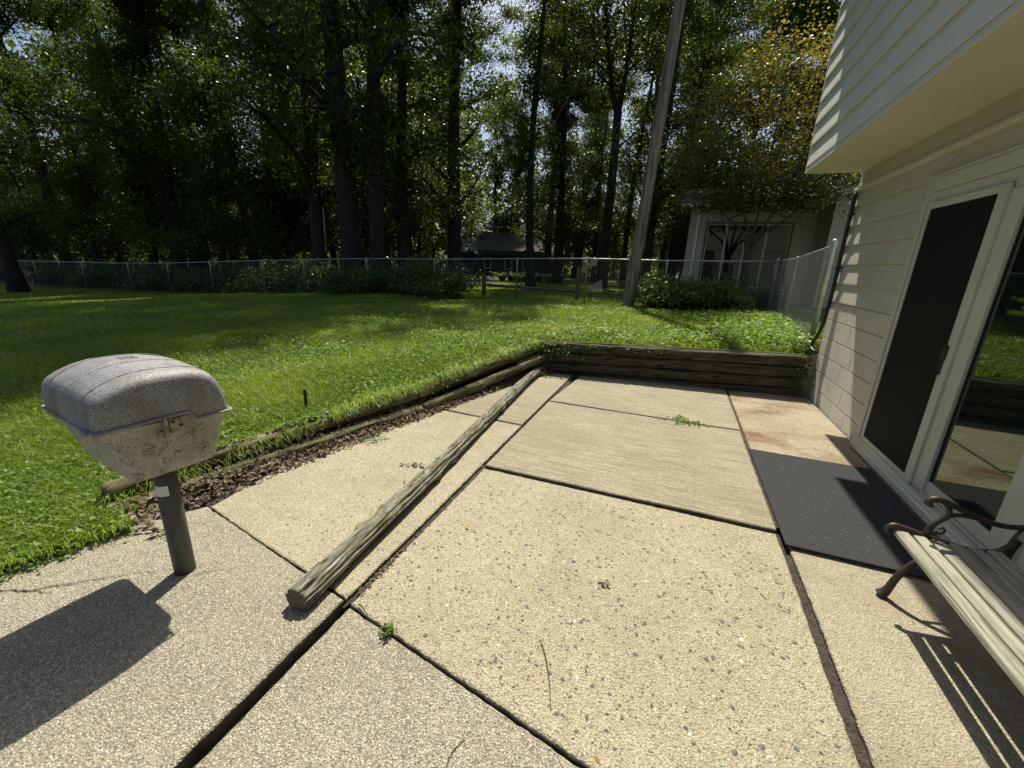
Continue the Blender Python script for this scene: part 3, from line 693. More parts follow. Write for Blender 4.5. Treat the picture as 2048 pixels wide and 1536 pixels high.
# rim flange round the lid
def ringpath():
    P = []
    for u in (-.468, -.40, -.30, -.172, -.142, -.07, 0.0): P.append((u, -.004))
    for v in (.1, .3, .45): P.append((0.004, v))
    for u in (0, -.07, -.142, -.172, -.30, -.468): P.append((u, VL + .004))
    for v in (.45, .3, .1): P.append((-.472, v))
    return P
rp = [gp(u, v, rim_z(u) + .002) for u, v in ringpath()]; rp.append(rp[0])
child(MB().tube(rp, .0065, 6), 'lid_rim', m_lid, grill, GL, smooth=True)
def firebox():
    # rows: (z frac) corners tapered
    lev = [(0.0, 0.006, 0.0), (.04, .014, .006), (.12, .022, .012), (.5, .045, .022), (.85, .066, .034), (.95, .076, .044), (1.0, .100, .07)]
    V = []; per = []
    for t, iu, iv in lev:
        u0, u1, v0, v1 = -.466 + iu * 1.15, 0 - iu, 0 + iv, VL - iv; rr = .035
        pts = []
        for (cx, cy, a0) in ((u1 - rr, v1 - rr, 0), (u0 + rr, v1 - rr, 90), (u0 + rr, v0 + rr, 180), (u1 - rr, v0 + rr, 270)):
            for q in range(6):
                a = math.radians(a0 + 90 * q / 5); pts.append((cx + rr * math.cos(a), cy + rr * math.sin(a)))
        # more points along the long sides so the notched rim is followed
        full = []
        for (a, b) in zip(pts, pts[1:] + pts[:1]):
            full.append(a); d = math.hypot(b[0] - a[0], b[1] - a[1])
            if d > .05:
                k = 22
                for j in range(1, k): full.append((a[0] + (b[0] - a[0]) * j / k, a[1] + (b[1] - a[1]) * j / k))
        for (u, v) in full:
            zt = rim_z(u) - .004; z_ = zt + (.622 - zt) * t; V.append(gp(u, v, z_))
        n = len(full)
    m = len(lev); Fc = [(i * n + j, i * n + (j + 1) % n, (i + 1) * n + (j + 1) % n, (i + 1) * n + j) for i in range(m - 1) for j in range(n)]
    Fc += [tuple((m - 1) * n + j for j in range(n)), tuple(n - 1 - j for j in range(n))]
    return MB().add(V, Fc)
fb = child(firebox(), 'firebox', m_fire, grill, GL, smooth=True)
def gbox(u0, u1, v0, v1, z0, z1):
    c = [gp(u, v, z_) for z_ in (z0, z1) for u, v in ((u0, v0), (u1, v0), (u1, v1), (u0, v1))]
    return MB().add(c, [(3, 2, 1, 0), (4, 5, 6, 7), (0, 1, 5, 4), (1, 2, 6, 5), (2, 3, 7, 6), (3, 0, 4, 7)])
child(gbox(-.245, -.165, -.006, .03, .818, .882), 'hinge_plate', m_bracket, grill, GL, bevel=.003)
child(gbox(-.262, -.250, -.012, .03, .80, .885), 'hinge_lug', m_fire, grill, GL, bevel=.002)
for (u, z_) in ((-.232, .868), (-.205, .845)):
    child(MB().tube([gp(u, -.010, z_), gp(u, .0, z_)], .0065, 10), 'bolt', m_black, grill, GL)
child(gbox(-.492, -.462, .03, .085, .845, .888), 'lid_hinge', m_fire, grill, GL, bevel=.008, seg=3)
# labels on the post
def post_patch(a0, a1, z0, z1, mat, nm):
    V = []; k = 6
    for z_ in (z0, z1):
        for j in range(k + 1):
            t = math.radians(a0 + (a1 - a0) * j / k); V.append((-2.0636 + .0452 * math.cos(t), 1.0204 + .0452 * math.sin(t), z_))
    child(MB().add(V, [(j, j + 1, j + k + 2, j + k + 1) for j in range(k)]), nm, mat, grill, GL)
post_patch(-100, -25, .475, .525, m_label, 'label'); post_patch(-110, -70, .375, .405, m_black, 'label')

# ------------------------------------------------------------------ door mat
mt = MB().box(.785, 1.665, 2.505, 3.93, .0, .010).mesh('door_mat', bevel=.003)
o = link('door_mat', mt, m_mat, None, (0, 0, .034)); tag(o, 'charcoal ribbed rubber door mat in front of the sliding door', 'doormat')

# ------------------------------------------------------------------ bench
bench = empty('garden_bench', (1.32, 1.66, .018)); BL = (1.32, 1.66, .018)
tag(bench, 'garden bench with weathered wooden slats and dark scrolled iron ends', 'bench')
for i in range(6):
    x0 = 1.118 + i * .067; zc = .40 - .004 * i * (6 - i) * .35
    w = .053
    prof = [(x0, zc - .026), (x0, zc - .010), (x0 + .006, zc - .002), (x0 + .016, zc), (x0 + w - .006, zc), (x0 + w, zc - .006), (x0 + w, zc - .026)]
    if i: prof = [(x0, zc - .024), (x0, zc - .004), (x0 + .004, zc), (x0 + w - .004, zc), (x0 + w, zc - .004), (x0 + w, zc - .024)]
    child(MB().prism(prof, 'y', 1.03, 2.262), 'seat_slat', m_slat, bench, BL)
for i in range(5):
    t = i / 4; xx = 1.545 + .09 * t; zz = .50 + .072 * i
    c = MB().box(-.011, .011, 1.03, 2.262, -.028, .028)
    o = c.build('back_slat', m_slat, bench); o.matrix_parent_inverse = Matrix.Translation(-Vector(BL)); o.matrix_basis = Matrix.Translation((xx, 0, zz)) @ Matrix.Rotation(.29, 4, 'Y')
def iron_end(yc):
    e = empty('iron_end'); e.parent = bench; e.matrix_parent_inverse = Matrix.Translation(-Vector(BL))
    def tb(nm, pts, r, flat=1.0):
        p = smooth_path([(x, yc, z_) for x, z_ in pts], 6)
        rr = [np.interp(i / (len(p) - 1), np.linspace(0, 1, len(r)), r) for i in range(len(p))]
        MB().tube(p, rr, 10).build(nm, m_iron, e, smooth=True)
    tb('front_leg', [(1.152, .024), (1.172, .06), (1.188, .13), (1.215, .20), (1.26, .27), (1.315, .325), (1.36, .355)], [.026, .018, .015, .014, .014, .012])
    tb('rear_leg', [(1.625, .024), (1.60, .10), (1.565, .22), (1.535, .32), (1.53, .40), (1.555, .52), (1.60, .66), (1.65, .80), (1.665, .84)], [.022, .016, .014, .016, .018, .016, .014, .012])
    tb('seat_rail', [(1.112, .365), (1.095, .385), (1.108, .410), (1.145, .412), (1.235, .392), (1.33, .372), (1.42, .366), (1.50, .385), (1.545, .45)], [.008, .012, .013, .012, .013, .014, .014, .016, .016])
    tb('armrest', [(1.225, .545), (1.205, .560), (1.222, .582), (1.262, .580), (1.347, .547), (1.422, .522), (1.49, .515), (1.56, .528)], [.008, .014, .016, .014, .012, .012, .012, .012])
    tb('arm_bracket', [(1.238, .405), (1.25, .455), (1.272, .488), (1.292, .515), (1.283, .552), (1.258, .574)], [.014, .013, .012, .011, .010, .009])
    tb('arm_brace', [(1.290, .512), (1.33, .527), (1.395, .525)], [.010, .009, .009])
    tb('scroll', [(1.262, .425), (1.285, .418), (1.298, .434), (1.288, .448), (1.276, .440)], [.006, .006, .005, .005, .004])
    tb('stretcher', [(1.235, .235), (1.36, .19), (1.48, .20), (1.572, .20)], [.009, .008, .009])
iron_end(2.275); iron_end(1.02)

# ------------------------------------------------------------------ leaves: generic scatter
def leaf_quads(C, size, up_bias=.6, aspect=.55, rr=None, droop=0.0):
    """C (n,3) centres -> rhombus leaves; returns verts, faces"""
    r = rr or rng; n = len(C)
    nrm = r.normal(size=(n, 3)); nrm[:, 2] = np.abs(nrm[:, 2]) + up_bias; nrm /= np.linalg.norm(nrm, axis=1)[:, None]
    a = r.normal(size=(n, 3)); a[:, 2] -= droop; a -= nrm * (a * nrm).sum(1)[:, None]; a /= np.linalg.norm(a, axis=1)[:, None] + 1e-9
    b = np.cross(nrm, a); s = np.asarray(size)
    s = (s if s.ndim else np.full(n, s)) * r.uniform(.65, 1.3, n); s = s[:, None]
    fold = nrm * s * .16
    V = np.stack([C - a * s * .5, C + b * s * aspect * .5 - a * s * .05 + fold, C + a * s * .5, C - b * s * aspect * .5 - a * s * .05 + fold], 1).reshape(-1, 3)
    return V, np.arange(4 * n).reshape(n, 4)

# ------------------------------------------------------------------ trees
def tree_variant(seed, H, cb, R, nl, leaf, fork=0, limbs=20, spread=.62, r0=.30, lean=0.0, top_r=.25, clus=.75, lowb=0.0):
    r = random.Random(seed); g_ = np.random.default_rng(seed); mb = MB()
    tp = []; rad = []; ns = 14
    ph = r.uniform(0, 6); amp = r.uniform(.25, .6)
    for i in range(ns + 1):
        t = i / ns; z_ = H * .93 * t
        tp.append(Vector((lean * t * H + amp * math.sin(t * 4 + ph) * t, amp * math.cos(t * 3.3 + ph) * t, z_ - .15)))
        rad.append(r0 * (1 - t) ** .8 * (1 + .55 * math.exp(-t * H / .35)) + .02)
    mb.tube(tp, rad, 10)
    cl = []
    def at_h(h):
        q = h / (H * .93) * ns; i = min(int(q), ns - 1); f = q - i; return tp[i].lerp(tp[i + 1], f), rad[i] * (1 - f) + rad[i + 1] * f
    for i in range(limbs):
        f = (i + r.random()) / limbs; h = cb * (.8) + (H * .90 - cb * .8) * f
        if lowb and r.random() < lowb: h = r.uniform(cb * .45, cb)
        p, rr_ = at_h(h); az = i * 2.4 + r.uniform(-.5, .5)
        env = math.sin(math.pi * min(1, .22 + .78 * (1 - abs(2 * f - .7) / 1.4))) * R
        L = max(.8, env * r.uniform(.75, 1.1)); el = r.uniform(.25, .75) + .35 * f
        d = Vector((math.cos(az) * math.cos(el), math.sin(az) * math.cos(el), math.sin(el)))
        pts = [p]; cur = p.copy(); dd = d.copy()
        for j in range(5):
            dd = (dd + Vector((r.uniform(-.2, .2), r.uniform(-.2, .2), r.uniform(-.22, .10)))).normalized(); cur = cur + dd * L / 5; pts.append(cur.copy())
        br = max(.025, rr_ * .42); mb.tube(pts, [br * (1 - .85 * j / 5) for j in range(6)], 5)
        for j in range(1, 6):
            cl.append(pts[j] + Vector((r.uniform(-.2, .2), r.uniform(-.2, .2), r.uniform(-.1, .3))))
            for _ in range(2):
                sd_ = Vector((r.uniform(-1, 1), r.uniform(-1, 1), r.uniform(-.45, .5))).normalized() * L * r.uniform(.18, .42)
                q = pts[j] + sd_
                if _ == 0: mb.tube([pts[j], pts[j] + sd_ * .5 + Vector((0, 0, .05)), q], [br * .3, br * .2, .008], 4, cap=False)
                cl.append(q)
    for j in range(10): cl.append(tp[-1] + Vector((r.uniform(-1, 1), r.uniform(-1, 1), r.uniform(-1.2, .8))) * R * .28)
    cl = np.array([tuple(c) for c in cl]); wts = g_.uniform(.12, 1.0, len(cl)) ** 2.0 * (.5 + 1.1 * sm(.40 * H, .72 * H, cl[:, 2]) if H > 12 else 1.0); wts /= wts.sum()
    idx = g_.choice(len(cl), nl, p=wts); sp = g_.normal(size=(nl, 3)) * np.array([1, 1, .62]) * clus * g_.uniform(.5, 1.05, len(cl))[idx][:, None] * .62
    C = cl[idx] + sp; C = C[C[:, 2] > .25]
    V, Fq = leaf_quads(C, leaf, .5, .6, g_, droop=.3)
    ra = np.clip(g_.beta(2, 3, len(C)) * .75 + g_.uniform(0, .35, len(cl))[idx][:len(C)] * .9, 0, 1)
    return mb.mesh('trunk', smooth=True), mesh_np('crown', V, Fq, fattr=ra)
VAR = {
    'tall1': tree_variant(11, 21, 7.0, 4.4, 44000, .13, r0=.34, lowb=.2),
    'tall2': tree_variant(12, 20, 6.0, 4.0, 40000, .13, r0=.30, lowb=.25),
    'tall3': tree_variant(13, 19, 5.0, 3.7, 38000, .13, r0=.26, lowb=.3),
    'slim1': tree_variant(14, 17, 6.5, 2.8, 17000, .13, r0=.19, limbs=16, lowb=.2),
    'slim2': tree_variant(15, 16, 5.0, 2.6, 17000, .13, r0=.16, limbs=16, lowb=.3),
    'bushy': tree_variant(16, 8.5, 1.8, 2.5, 15000, .12, r0=.09, limbs=18, clus=.7),
    'bushy2': tree_variant(17, 6.5, 1.2, 2.2, 12000, .12, r0=.07, limbs=16, clus=.7),
}
for a, b in VAR.values():
    a.materials.append(m_bark); b.materials.append(m_leaf)
def tree(kind, x, y, label, s=1.0, sz=None, rot=None, tilt=(0, 0), name='tree', group=None, cmat=None):
    t = empty(name, (x, y, float(zlawn(x, y))))
    t.rotation_euler = (tilt[0], tilt[1], random.uniform(0, 6.28) if rot is None else rot); t.scale = (s, s, sz or s)
    a, b = VAR[kind]; o1 = link('trunk', a, None, t); o2 = link('crown', b, None, t)
    return tag(t, label, 'tree', group)
TG = 'tall woodland trees behind the fence'
# trees one can single out
tree('tall2', *G(38, 580, -.26), 'thick dark tree standing on the lawn in front of the wire fence', .74, sz=.9, rot=1.0, tilt=(0, -.03))
tree('tall1', xat(355, 14.2), 14.2, 'dark tree with a trunk leaning over the far left lawn', .98, rot=2.0, tilt=(.0, .05))
tree('tall1', xat(706, 13.3), 13.3, 'broad straight trunk tree just behind the fence, widest of the woods', 1.14, sz=1.32, rot=.4)
tree('tall3', xat(792, 14.6), 15.2, 'dark tree beside the broad trunk behind the fence', .98, rot=3.3)
tree('tall2', xat(912, 18), 18, 'straight thick trunk tree standing in front of the green shed', 1.08, rot=5.0)
# forked tree by the pole
def forked():
    x, y = xat(1207, 23), 23.0; t = empty('forked_tree', (x, y, float(zlawn(x, y)))); r = random.Random(4); g_ = np.random.default_rng(4)
    mb = MB(); zf = 8.3
    mb.tube([(0, 0, -.2), (-.05, 0, 2), (.02, 0, 5), (0, 0, zf)], [.33, .25, .22, .20], 10)
    tips = []
    for dx, dz in ((-1.5, 8), (.45, 8.5)):
        p = smooth_path([(0, 0, zf - .3), (dx * .35, .1, zf + 1.6), (dx * .7, .2, zf + dz * .55), (dx * 1.1, .2, zf + dz)], 4); mb.tube(p, [.15 * (1 - .8 * i / (len(p) - 1)) for i in range(len(p))], 8)
        for q in p[3:]:
            for _ in range(3):
                d = Vector((r.uniform(-1, 1), r.uniform(-1, 1), r.uniform(.1, .8))).normalized() * r.uniform(1, 2.4); mb.tube([q, q + d * .5, q + d], [.04, .03, .012], 5); tips += [q + d, q + d * .6]
    for z_ in (3.5, 5.2, 6.6):
        d = Vector((r.choice((-1, 1)) * 1.6, r.uniform(-.6, .6), 1.3)); b = Vector((0, 0, z_)); mb.tube([b, b + d * .6, b + d], [.05, .03, .012], 5); tips += [b + d, b + d * 1.1]
    tips = np.array([tuple(q) for q in tips]); idx = g_.integers(0, len(tips), 11000); C = tips[idx] + g_.normal(size=(11000, 3)) * [.75, .75, .5]
    V, Fq = leaf_quads(C, .17, .5, .6, g_, .3)
    a = mb.build('trunk', m_bark, t, smooth=True); link('crown', mesh_np('crown', V, Fq, fattr=g_.beta(2, 2, len(C))), m_leaf_far, t)
    tag(t, 'slim tree with a high Y-shaped fork left of the leaning utility pole', 'tree')
forked()
# the other trunks of the woods, by column and distance
spots = [(40, 15, 'tall3'), (105, 19, 'slim1'), (150, 14, 'tall2'), (205, 17, 'slim2'), (255, 22, 'tall1'), (300, 18, 'slim1'), (430, 17, 'slim2'), (470, 21, 'tall2'), (520, 15.5, 'slim1'), (560, 20, 'tall3'), (603, 16, 'tall2'),
         (640, 24, 'slim1'), (668, 19, 'slim2'), (745, 22, 'slim1'), (770, 27, 'tall3'), (835, 26, 'slim2'), (868, 47, 'tall2'), (945, 47, 'slim1'), (985, 46, 'tall3'), (1020, 50, 'slim1'), (1060, 46, 'slim2'), (1095, 37, 'tall2'),
         (1118, 29, 'slim1'), (1150, 40, 'tall1'), (1190, 34, 'slim2'), (1250, 27, 'slim1'), (1275, 36, 'tall2'), (1320, 30, 'slim2'), (1345, 24, 'slim1'), (1390, 34, 'tall1'), (1440, 29, 'tall3'), (1500, 38, 'tall1'), (1570, 34, 'tall2'), (1640, 30, 'tall3'), (1690, 40, 'tall1'),
         (-30, 17, 'tall1'), (-120, 13, 'tall2'), (330, 27, 'tall3'), (390, 24, 'tall1'), (490, 30, 'tall1'), (590, 33, 'tall3'), (700, 34, 'tall1'), (800, 38, 'tall1'), (900, 42, 'tall3'), (1200, 48, 'tall3'), (1040, 48, 'tall1'), (1112, 26, 'tall3'), (905, 26, 'tall1'), (1065, 19, 'slim1'), (1292, 18.5, 'slim2'), (640, 13.6, 'tall2'), (756, 13.4, 'tall3')]
ZONES = [(130, 'beside the thick lawn tree'), (330, 'between the thick lawn tree and the leaning dark tree'), (680, 'between the leaning dark tree and the broad trunk'), (860, 'around the broad trunk'), (1100, 'around the green shed'), (1300, 'around the forked tree'), (9999, 'behind the neighbour house and the pole')]
def zone(px): return next(n for lim, n in ZONES if px < lim)
for i, (px, Y, kd) in enumerate(spots):
    tree(kd, xat(px, Y), Y + random.uniform(-.4, .4), sz={756: 1.42, 640: 1.35, 603: 1.22, 520: 1.22}.get(px), label= ('slim woodland tree ' if kd[0] == 's' else 'tall thick woodland tree ') + zone(px), s=random.uniform(.88, 1.1), tilt=(random.uniform(-.05, .05), random.uniform(-.07, .07)), group=('slim trees ' if kd[0] == 's' else 'tall trees ') + zone(px))
# understorey saplings
ss = [(-40, 13.5), (70, 13), (130, 17), (190, 13.2), (240, 15), (310, 14), (400, 14.5), (450, 13.5), (540, 14.5), (585, 18), (640, 16.5), (665, 22), (750, 17), (820, 20), (850, 47), (940, 48), (1000, 44), (1075, 46), (1130, 44), (1160, 33), (1230, 42), (1300, 40), (1350, 33), (1400, 25), (1360, 28), (1330, 44),
      (480, 23), (350, 20), (270, 19), (90, 21), (720, 28), (780, 33), (600, 25), (520, 27)]
for i, (px, Y) in enumerate(ss):
    tree('bushy' if i % 2 else 'bushy2', xat(px, Y), Y, 'low bushy sapling filling the woods ' + zone(px), random.uniform(.8, 1.25), name='sapling', group='saplings ' + zone(px))
# far woods: one leafy mass that closes the view
def far_woods():
    N = 80000; th = rng.uniform(-1.35, .75, N); d = rng.uniform(44, 66, N); x = np.sin(th) * d; y = np.cos(th) * d
    top = 15 + 4 * np.sin(th * 9) + 3 * np.sin(th * 23 + 1); z_ = rng.beta(1.05, 1.5, N) * top + .1
    gap = np.sin(th * 31 + z_ * .5) + np.sin(th * 57 - z_ * .9 + d * .3) + np.sin(z_ * 1.3 + th * 17); keep = (gap < .9) | (z_ < 4)
    C = np.stack([x, y, z_], 1)[keep]
    V, Fq = leaf_quads(C, .48, .2, .7); me = mesh_np('far_woods', V, Fq, fattr=rng.beta(2, 2.5, len(C)))
    tag(link('far_woods', me, m_leaf_far), 'distant mass of backlit leaves closing the woods', 'woods', kind='stuff')
far_woods()
# bronze maple in front of the neighbour's house
def maple():
    x, y = 1.78, 14.1; t = empty('maple_tree', (x, y, float(zlawn(x, y)))); r = random.Random(8); g_ = np.random.default_rng(8); mb = MB(); tips = []
    mb.tube([(0, 0, -.2), (0, 0, .6), (-.03, 0, 1.2)], [.17, .12, .11], 10)
    mains = [(-.9, .2, 5.6), (.15, .4, 6.8), (1.1, -.1, 5.8), (1.7, .3, 4.4), (-1.6, 0, 4.2)]
    for mx, my, mz in mains:
        p = smooth_path([(-.03, 0, 1.15), (mx * .14, my * .2, 2.0), (mx * .6, my * .6, 3.3 if mz > 4.5 else 2.7), (mx, my, mz)], 4); mb.tube(p, [.062 * (1 - .85 * i / (len(p) - 1)) for i in range(len(p))], 7)
        for q in p[4:]:
            if q.z < 2.5: continue
            for _ in range(4):
                d = Vector((r.uniform(-1, 1), r.uniform(-1, 1), r.uniform(-.35, .45))).normalized() * r.uniform(.6, 1.5); mb.tube([q, q + d * .6 + Vector((0, 0, .06)), q + d], [.022, .014, .006], 4); tips += [q + d, q + d * .55]
    tips = np.array([tuple(q) for q in tips]); tips = tips[tips[:, 2] > 2.7]; N = 21000; idx = g_.integers(0, len(tips), N); C = tips[idx] + g_.normal(size=(N, 3)) * [.42, .42, .18]
    C = C[C[:, 2] > 2.6 - .45 * sm(.6, 1.6, C[:, 0])]
    V, Fq = leaf_quads(C, .088, .9, .7, g_, .2); ra = np.clip(.30 + .085 * (C[:, 2] - 3.2) + g_.normal(0, .18, len(C)), 0, 1)
    mb.build('trunk', m_bark2, t, smooth=True); link('crown', mesh_np('crown', V, Fq, fattr=ra), m_maple, t)
    tag(t, 'bronze leaved maple with forked trunk in front of the neighbour house', 'tree')
maple()

# ------------------------------------------------------------------ chain link fence
def fence(posts, rail_r, label, heights, diamond=.07, wire=.0042, post_r=None):
    f0 = posts[0]; root = empty('chain_link_fence', (f0[0], f0[1], float(zlawn(*f0)))); loc = tuple(root.location)
    base = [Vector((p[0], p[1], float(zlawn(*p)))) for p in posts]; top = [b + Vector((0, 0, h)) for b, h in zip(base, heights)]
    for i, (b, t) in enumerate(zip(base, top)):
        r = (post_r[i] if post_r else .024); ext = .06 if r > .026 else .015
        child(MB().tube([b - Vector((0, 0, .15)), t + Vector((0, 0, ext)), t + Vector((0, 0, ext + .018)), t + Vector((0, 0, ext + .03))], [r, r, r * .8, r * .2], 10), 'post', m_galv, root, loc, smooth=True)
    child(MB().tube(top, rail_r, 8), 'top_rail', m_galv, root, loc, smooth=True)
    V = []; Fc = []
    for i in range(len(base) - 1):
        a, b, ta, tb_ = base[i], base[i + 1], top[i], top[i + 1]; d = (b - a); L = math.hypot(d.x, d.y); nn = Vector((d.y, -d.x, 0)).normalized() * .026
        def pt(s_, h_):
            lo_ = a.lerp(b, s_ / L); hi = ta.lerp(tb_, s_ / L); return lo_.lerp(hi, h_) + nn
        Hh = heights[i]; k = int((L + Hh) / diamond)
        for sgn in (1, -1):
            for q in range(k + 1):
                s0 = q * diamond - Hh; s1 = s0 + Hh            # runs from h=0 to h=1
                h0, h1 = 0.03, 1.0; sa, sb = s0 + Hh * .03, s1
                if sa < 0: h0 += (-sa) / Hh; sa = 0
                if sb > L: h1 -= (sb - L) / Hh; sb = L
                if h1 - h0 < .02: continue
                if sgn < 0: sa, sb = L - sa, L - sb
                p, qv = pt(sa, h0), pt(sb, h1); ax = (qv - p).normalized(); e1 = ax.cross(nn).normalized() * wire / 2; e2 = nn.normalized() * wire / 2
                o = len(V); V += [p + e1, p - e1 * .5 + e2, p - e1 * .5 - e2, qv + e1, qv - e1 * .5 + e2, qv - e1 * .5 - e2]
                Fc += [(o, o + 1, o + 4, o + 3), (o + 1, o + 2, o + 5, o + 4), (o + 2, o, o + 3, o + 5)]
    me = mesh_np('chain_mesh', np.array([tuple(v) for v in V]), np.array(Fc))
    o = link('chain_mesh', me, m_wire, root); o.matrix_parent_inverse = Matrix.Translation(-Vector(loc)); o['kind'] = 'stuff'
    return tag(root, label, 'fence', 'chain link fence runs')
bp = [(2.17, 12.25), (-.35, 12.45), (-2.55, 12.55), (-4.75, 12.6), (-7.6, 12.4), (-10.1, 12.05), (-12.6, 11.7), (-14.3, 11.4), (-16.8, 11.2), (-19.2, 11.1), (-21.6, 11.0), (-25, 11.0), (-29, 11.0), (-34, 11.0)]
bh = [1.24, 1.24, 1.25, 1.24, 1.22, 1.21, 1.2, 1.2, 1.19, 1.19, 1.19, 1.19, 1.2, 1.2]
fence(bp, .019, 'long grey chain link fence across the back of the lawn', bh)
fence([(2.19, 12.20), (2.06, 9.7), (1.80, 6.75)], .021, 'short shiny chain link fence run from the back corner to the house', [1.24, 1.25, 1.33], diamond=.062, wire=.0026, post_r=[.03, .024, .036])
# wire stub between the end post and the house
# ------------------------------------------------------------------ utility pole
ub = Vector((-1.24, 12.08, .49)); xt, zt = onY(1360, 0, 12.08); utop = Vector((xt, 12.08, zt)); ud = (utop - ub); uend = ub + ud * (11.2 - ub.z) / ud.z
up = empty('utility_pole', ub); UL = tuple(ub)
def pole_mesh():
    V = []; Fc = []; n = 18; segs = 46
    for i in range(segs + 1):
        t = i / segs; c = (ub - Vector((0, 0, .3))).lerp(uend, t); R = .158 - .045 * t
        for k in range(n):
            a = 2 * math.pi * k / n; q = .008 * noise.noise((math.cos(a) * 3, math.sin(a) * 3, t * 6)); V.append((c.x + (R + q) * math.cos(a), c.y + (R + q) * math.sin(a), c.z))
    Fc = [(i * n + k, i * n + (k + 1) % n, (i + 1) * n + (k + 1) % n, (i + 1) * n + k) for i in range(segs) for k in range(n)] + [tuple(range(segs * n, segs * n + n))]
    return MB().add(V, Fc)
child(pole_mesh(), 'shaft', m_pole, up, UL, smooth=True)
gx, gy = -9.3, 16.6
att = ub + ud * (9.9 - ub.z) / ud.z
child(MB().tube([Vector((*[G(916, 552, .38)[0] * .46, G(916, 552, .38)[1] * .46], .42)), att], .008, 5), 'guy_wire', m_wire, up, UL)
tag(up, 'leaning grey wooden utility pole standing at the back fence', 'pole')

# ------------------------------------------------------------------ neighbour house
nb = empty('neighbor_house', (.3, 17, .5)); NL = (.3, 17, .5)
tag(nb, 'pale sided neighbour house with big windows behind the corner of the fence', 'house')
def nbb(mb, name, mat, par=None, **k): return child(mb, name, mat, par or nb, NL, **k) if par is None else mb.build(name, mat, par, **k)
nbb(MB().box(.12, 3.95, 17.03, 24, .3, 3.62), 'wall', m_nbwall)
nbb(MB().box(3.95, 10.0, 15.43, 24, .3, 4.2), 'wing_wall', m_nbwall)
z = .55
while z < 3.5:
    for (x0, x1) in ((.12, .66), (3.30, 3.94)):
        nbb(MB().prism([(17.03, z), (17.008, z), (17.022, z + .235), (17.03, z + .235)], 'x', x0, x1), 'siding_board', m_nbwall)
    if z > 3.12: nbb(MB().prism([(17.03, z), (17.008, z), (17.022, z + .235), (17.03, z + .235)], 'x', .66, 3.30), 'siding_board', m_nbwall)
    nbb(MB().prism([(15.43, z), (15.405, z), (15.42, z + .235), (15.43, z + .235)], 'x', 3.94, 9.9), 'siding_board', m_nbwall)
    z += .24
nbb(MB().box(3.925, 3.96, 15.40, 15.44, .5, 3.6), 'corner_board', m_nbwall)
nbb(MB().box(.10, .14, 17.0, 17.04, .5, 3.6), 'corner_board', m_nbwall)
# window bank
w = MB().box(.64, .70, 16.985, 17.03, 1.0, 3.17).box(3.26, 3.32, 16.985, 17.03, 1.0, 3.17).box(.70, 3.26, 16.985, 17.03, 3.11, 3.17)
nbb(w, 'window_casing', m_brown)
for i, (a, b_) in enumerate(((.70, 1.32), (1.32, 1.94), (1.94, 2.56), (2.56, 3.26))):
    f = nbb(MB().box(a, a + .035, 16.995, 17.03, 1.06, 3.11).box(b_ - .03, b_, 16.995, 17.03, 1.06, 3.11).box(a + .045, b_ - .03, 16.995, 17.03, 3.06, 3.11).box(a + .045, b_ - .03, 16.995, 17.03, 1.06, 1.12), 'window', m_nbwall)
    MB().box(a + .04, b_ - .025, 17.01, 17.02, 1.1, 3.08).build('pane', m_winglass, f)
nbb(MB().box(.62, 3.34, 16.96, 17.03, .98, 1.04), 'window_sill', m_white)
# gutter, roofs
nbb(MB().prism([(16.52, 3.58), (16.42, 3.60), (16.42, 3.70), (16.55, 3.70)], 'x', -.25, 3.9), 'gutter', m_white)
nbb(MB().add([(-.3, 16.45, 3.66), (4.1, 16.45, 3.66), (4.1, 20.6, 4.75), (-.3, 20.6, 4.75), (-.3, 16.45, 3.74), (4.1, 16.45, 3.74), (4.1, 20.6, 4.83), (-.3, 20.6, 4.83)], [(0, 1, 2, 3), (4, 5, 6, 7), (0, 1, 5, 4), (1, 2, 6, 5), (2, 3, 7, 6), (3, 0, 4, 7)]), 'roof', m_shingle)
nbb(MB().box(-.25, 4.0, 16.50, 17.03, 3.62, 3.655), 'eave_soffit', m_nbwall)
nbb(MB().add([(3.2, 15.05, 3.52), (6.9, 15.05, 4.95), (6.9, 24, 4.95), (3.2, 24, 3.52), (3.2, 15.05, 3.64), (6.9, 15.05, 5.07), (6.9, 24, 5.07), (3.2, 24, 3.64)], [(0, 1, 2, 3), (4, 5, 6, 7), (0, 1, 5, 4), (1, 2, 6, 5), (2, 3, 7, 6), (3, 0, 4, 7)]), 'wing_roof', m_shingle)
nbb(MB().add([(3.18, 15.02, 3.38), (6.9, 15.02, 4.81), (6.9, 15.02, 5.0), (3.18, 15.02, 3.58), (3.18, 15.048, 3.38), (6.9, 15.048, 4.81), (6.9, 15.048, 5.0), (3.18, 15.048, 3.58)], [(0, 1, 2, 3), (4, 5, 6, 7), (0, 1, 5, 4), (1, 2, 6, 5), (2, 3, 7, 6), (3, 0, 4, 7)]), 'barge_board', m_white)
nbb(MB().box(.32, .40, 16.95, 17.0, .6, 3.55), 'downpipe', m_white)
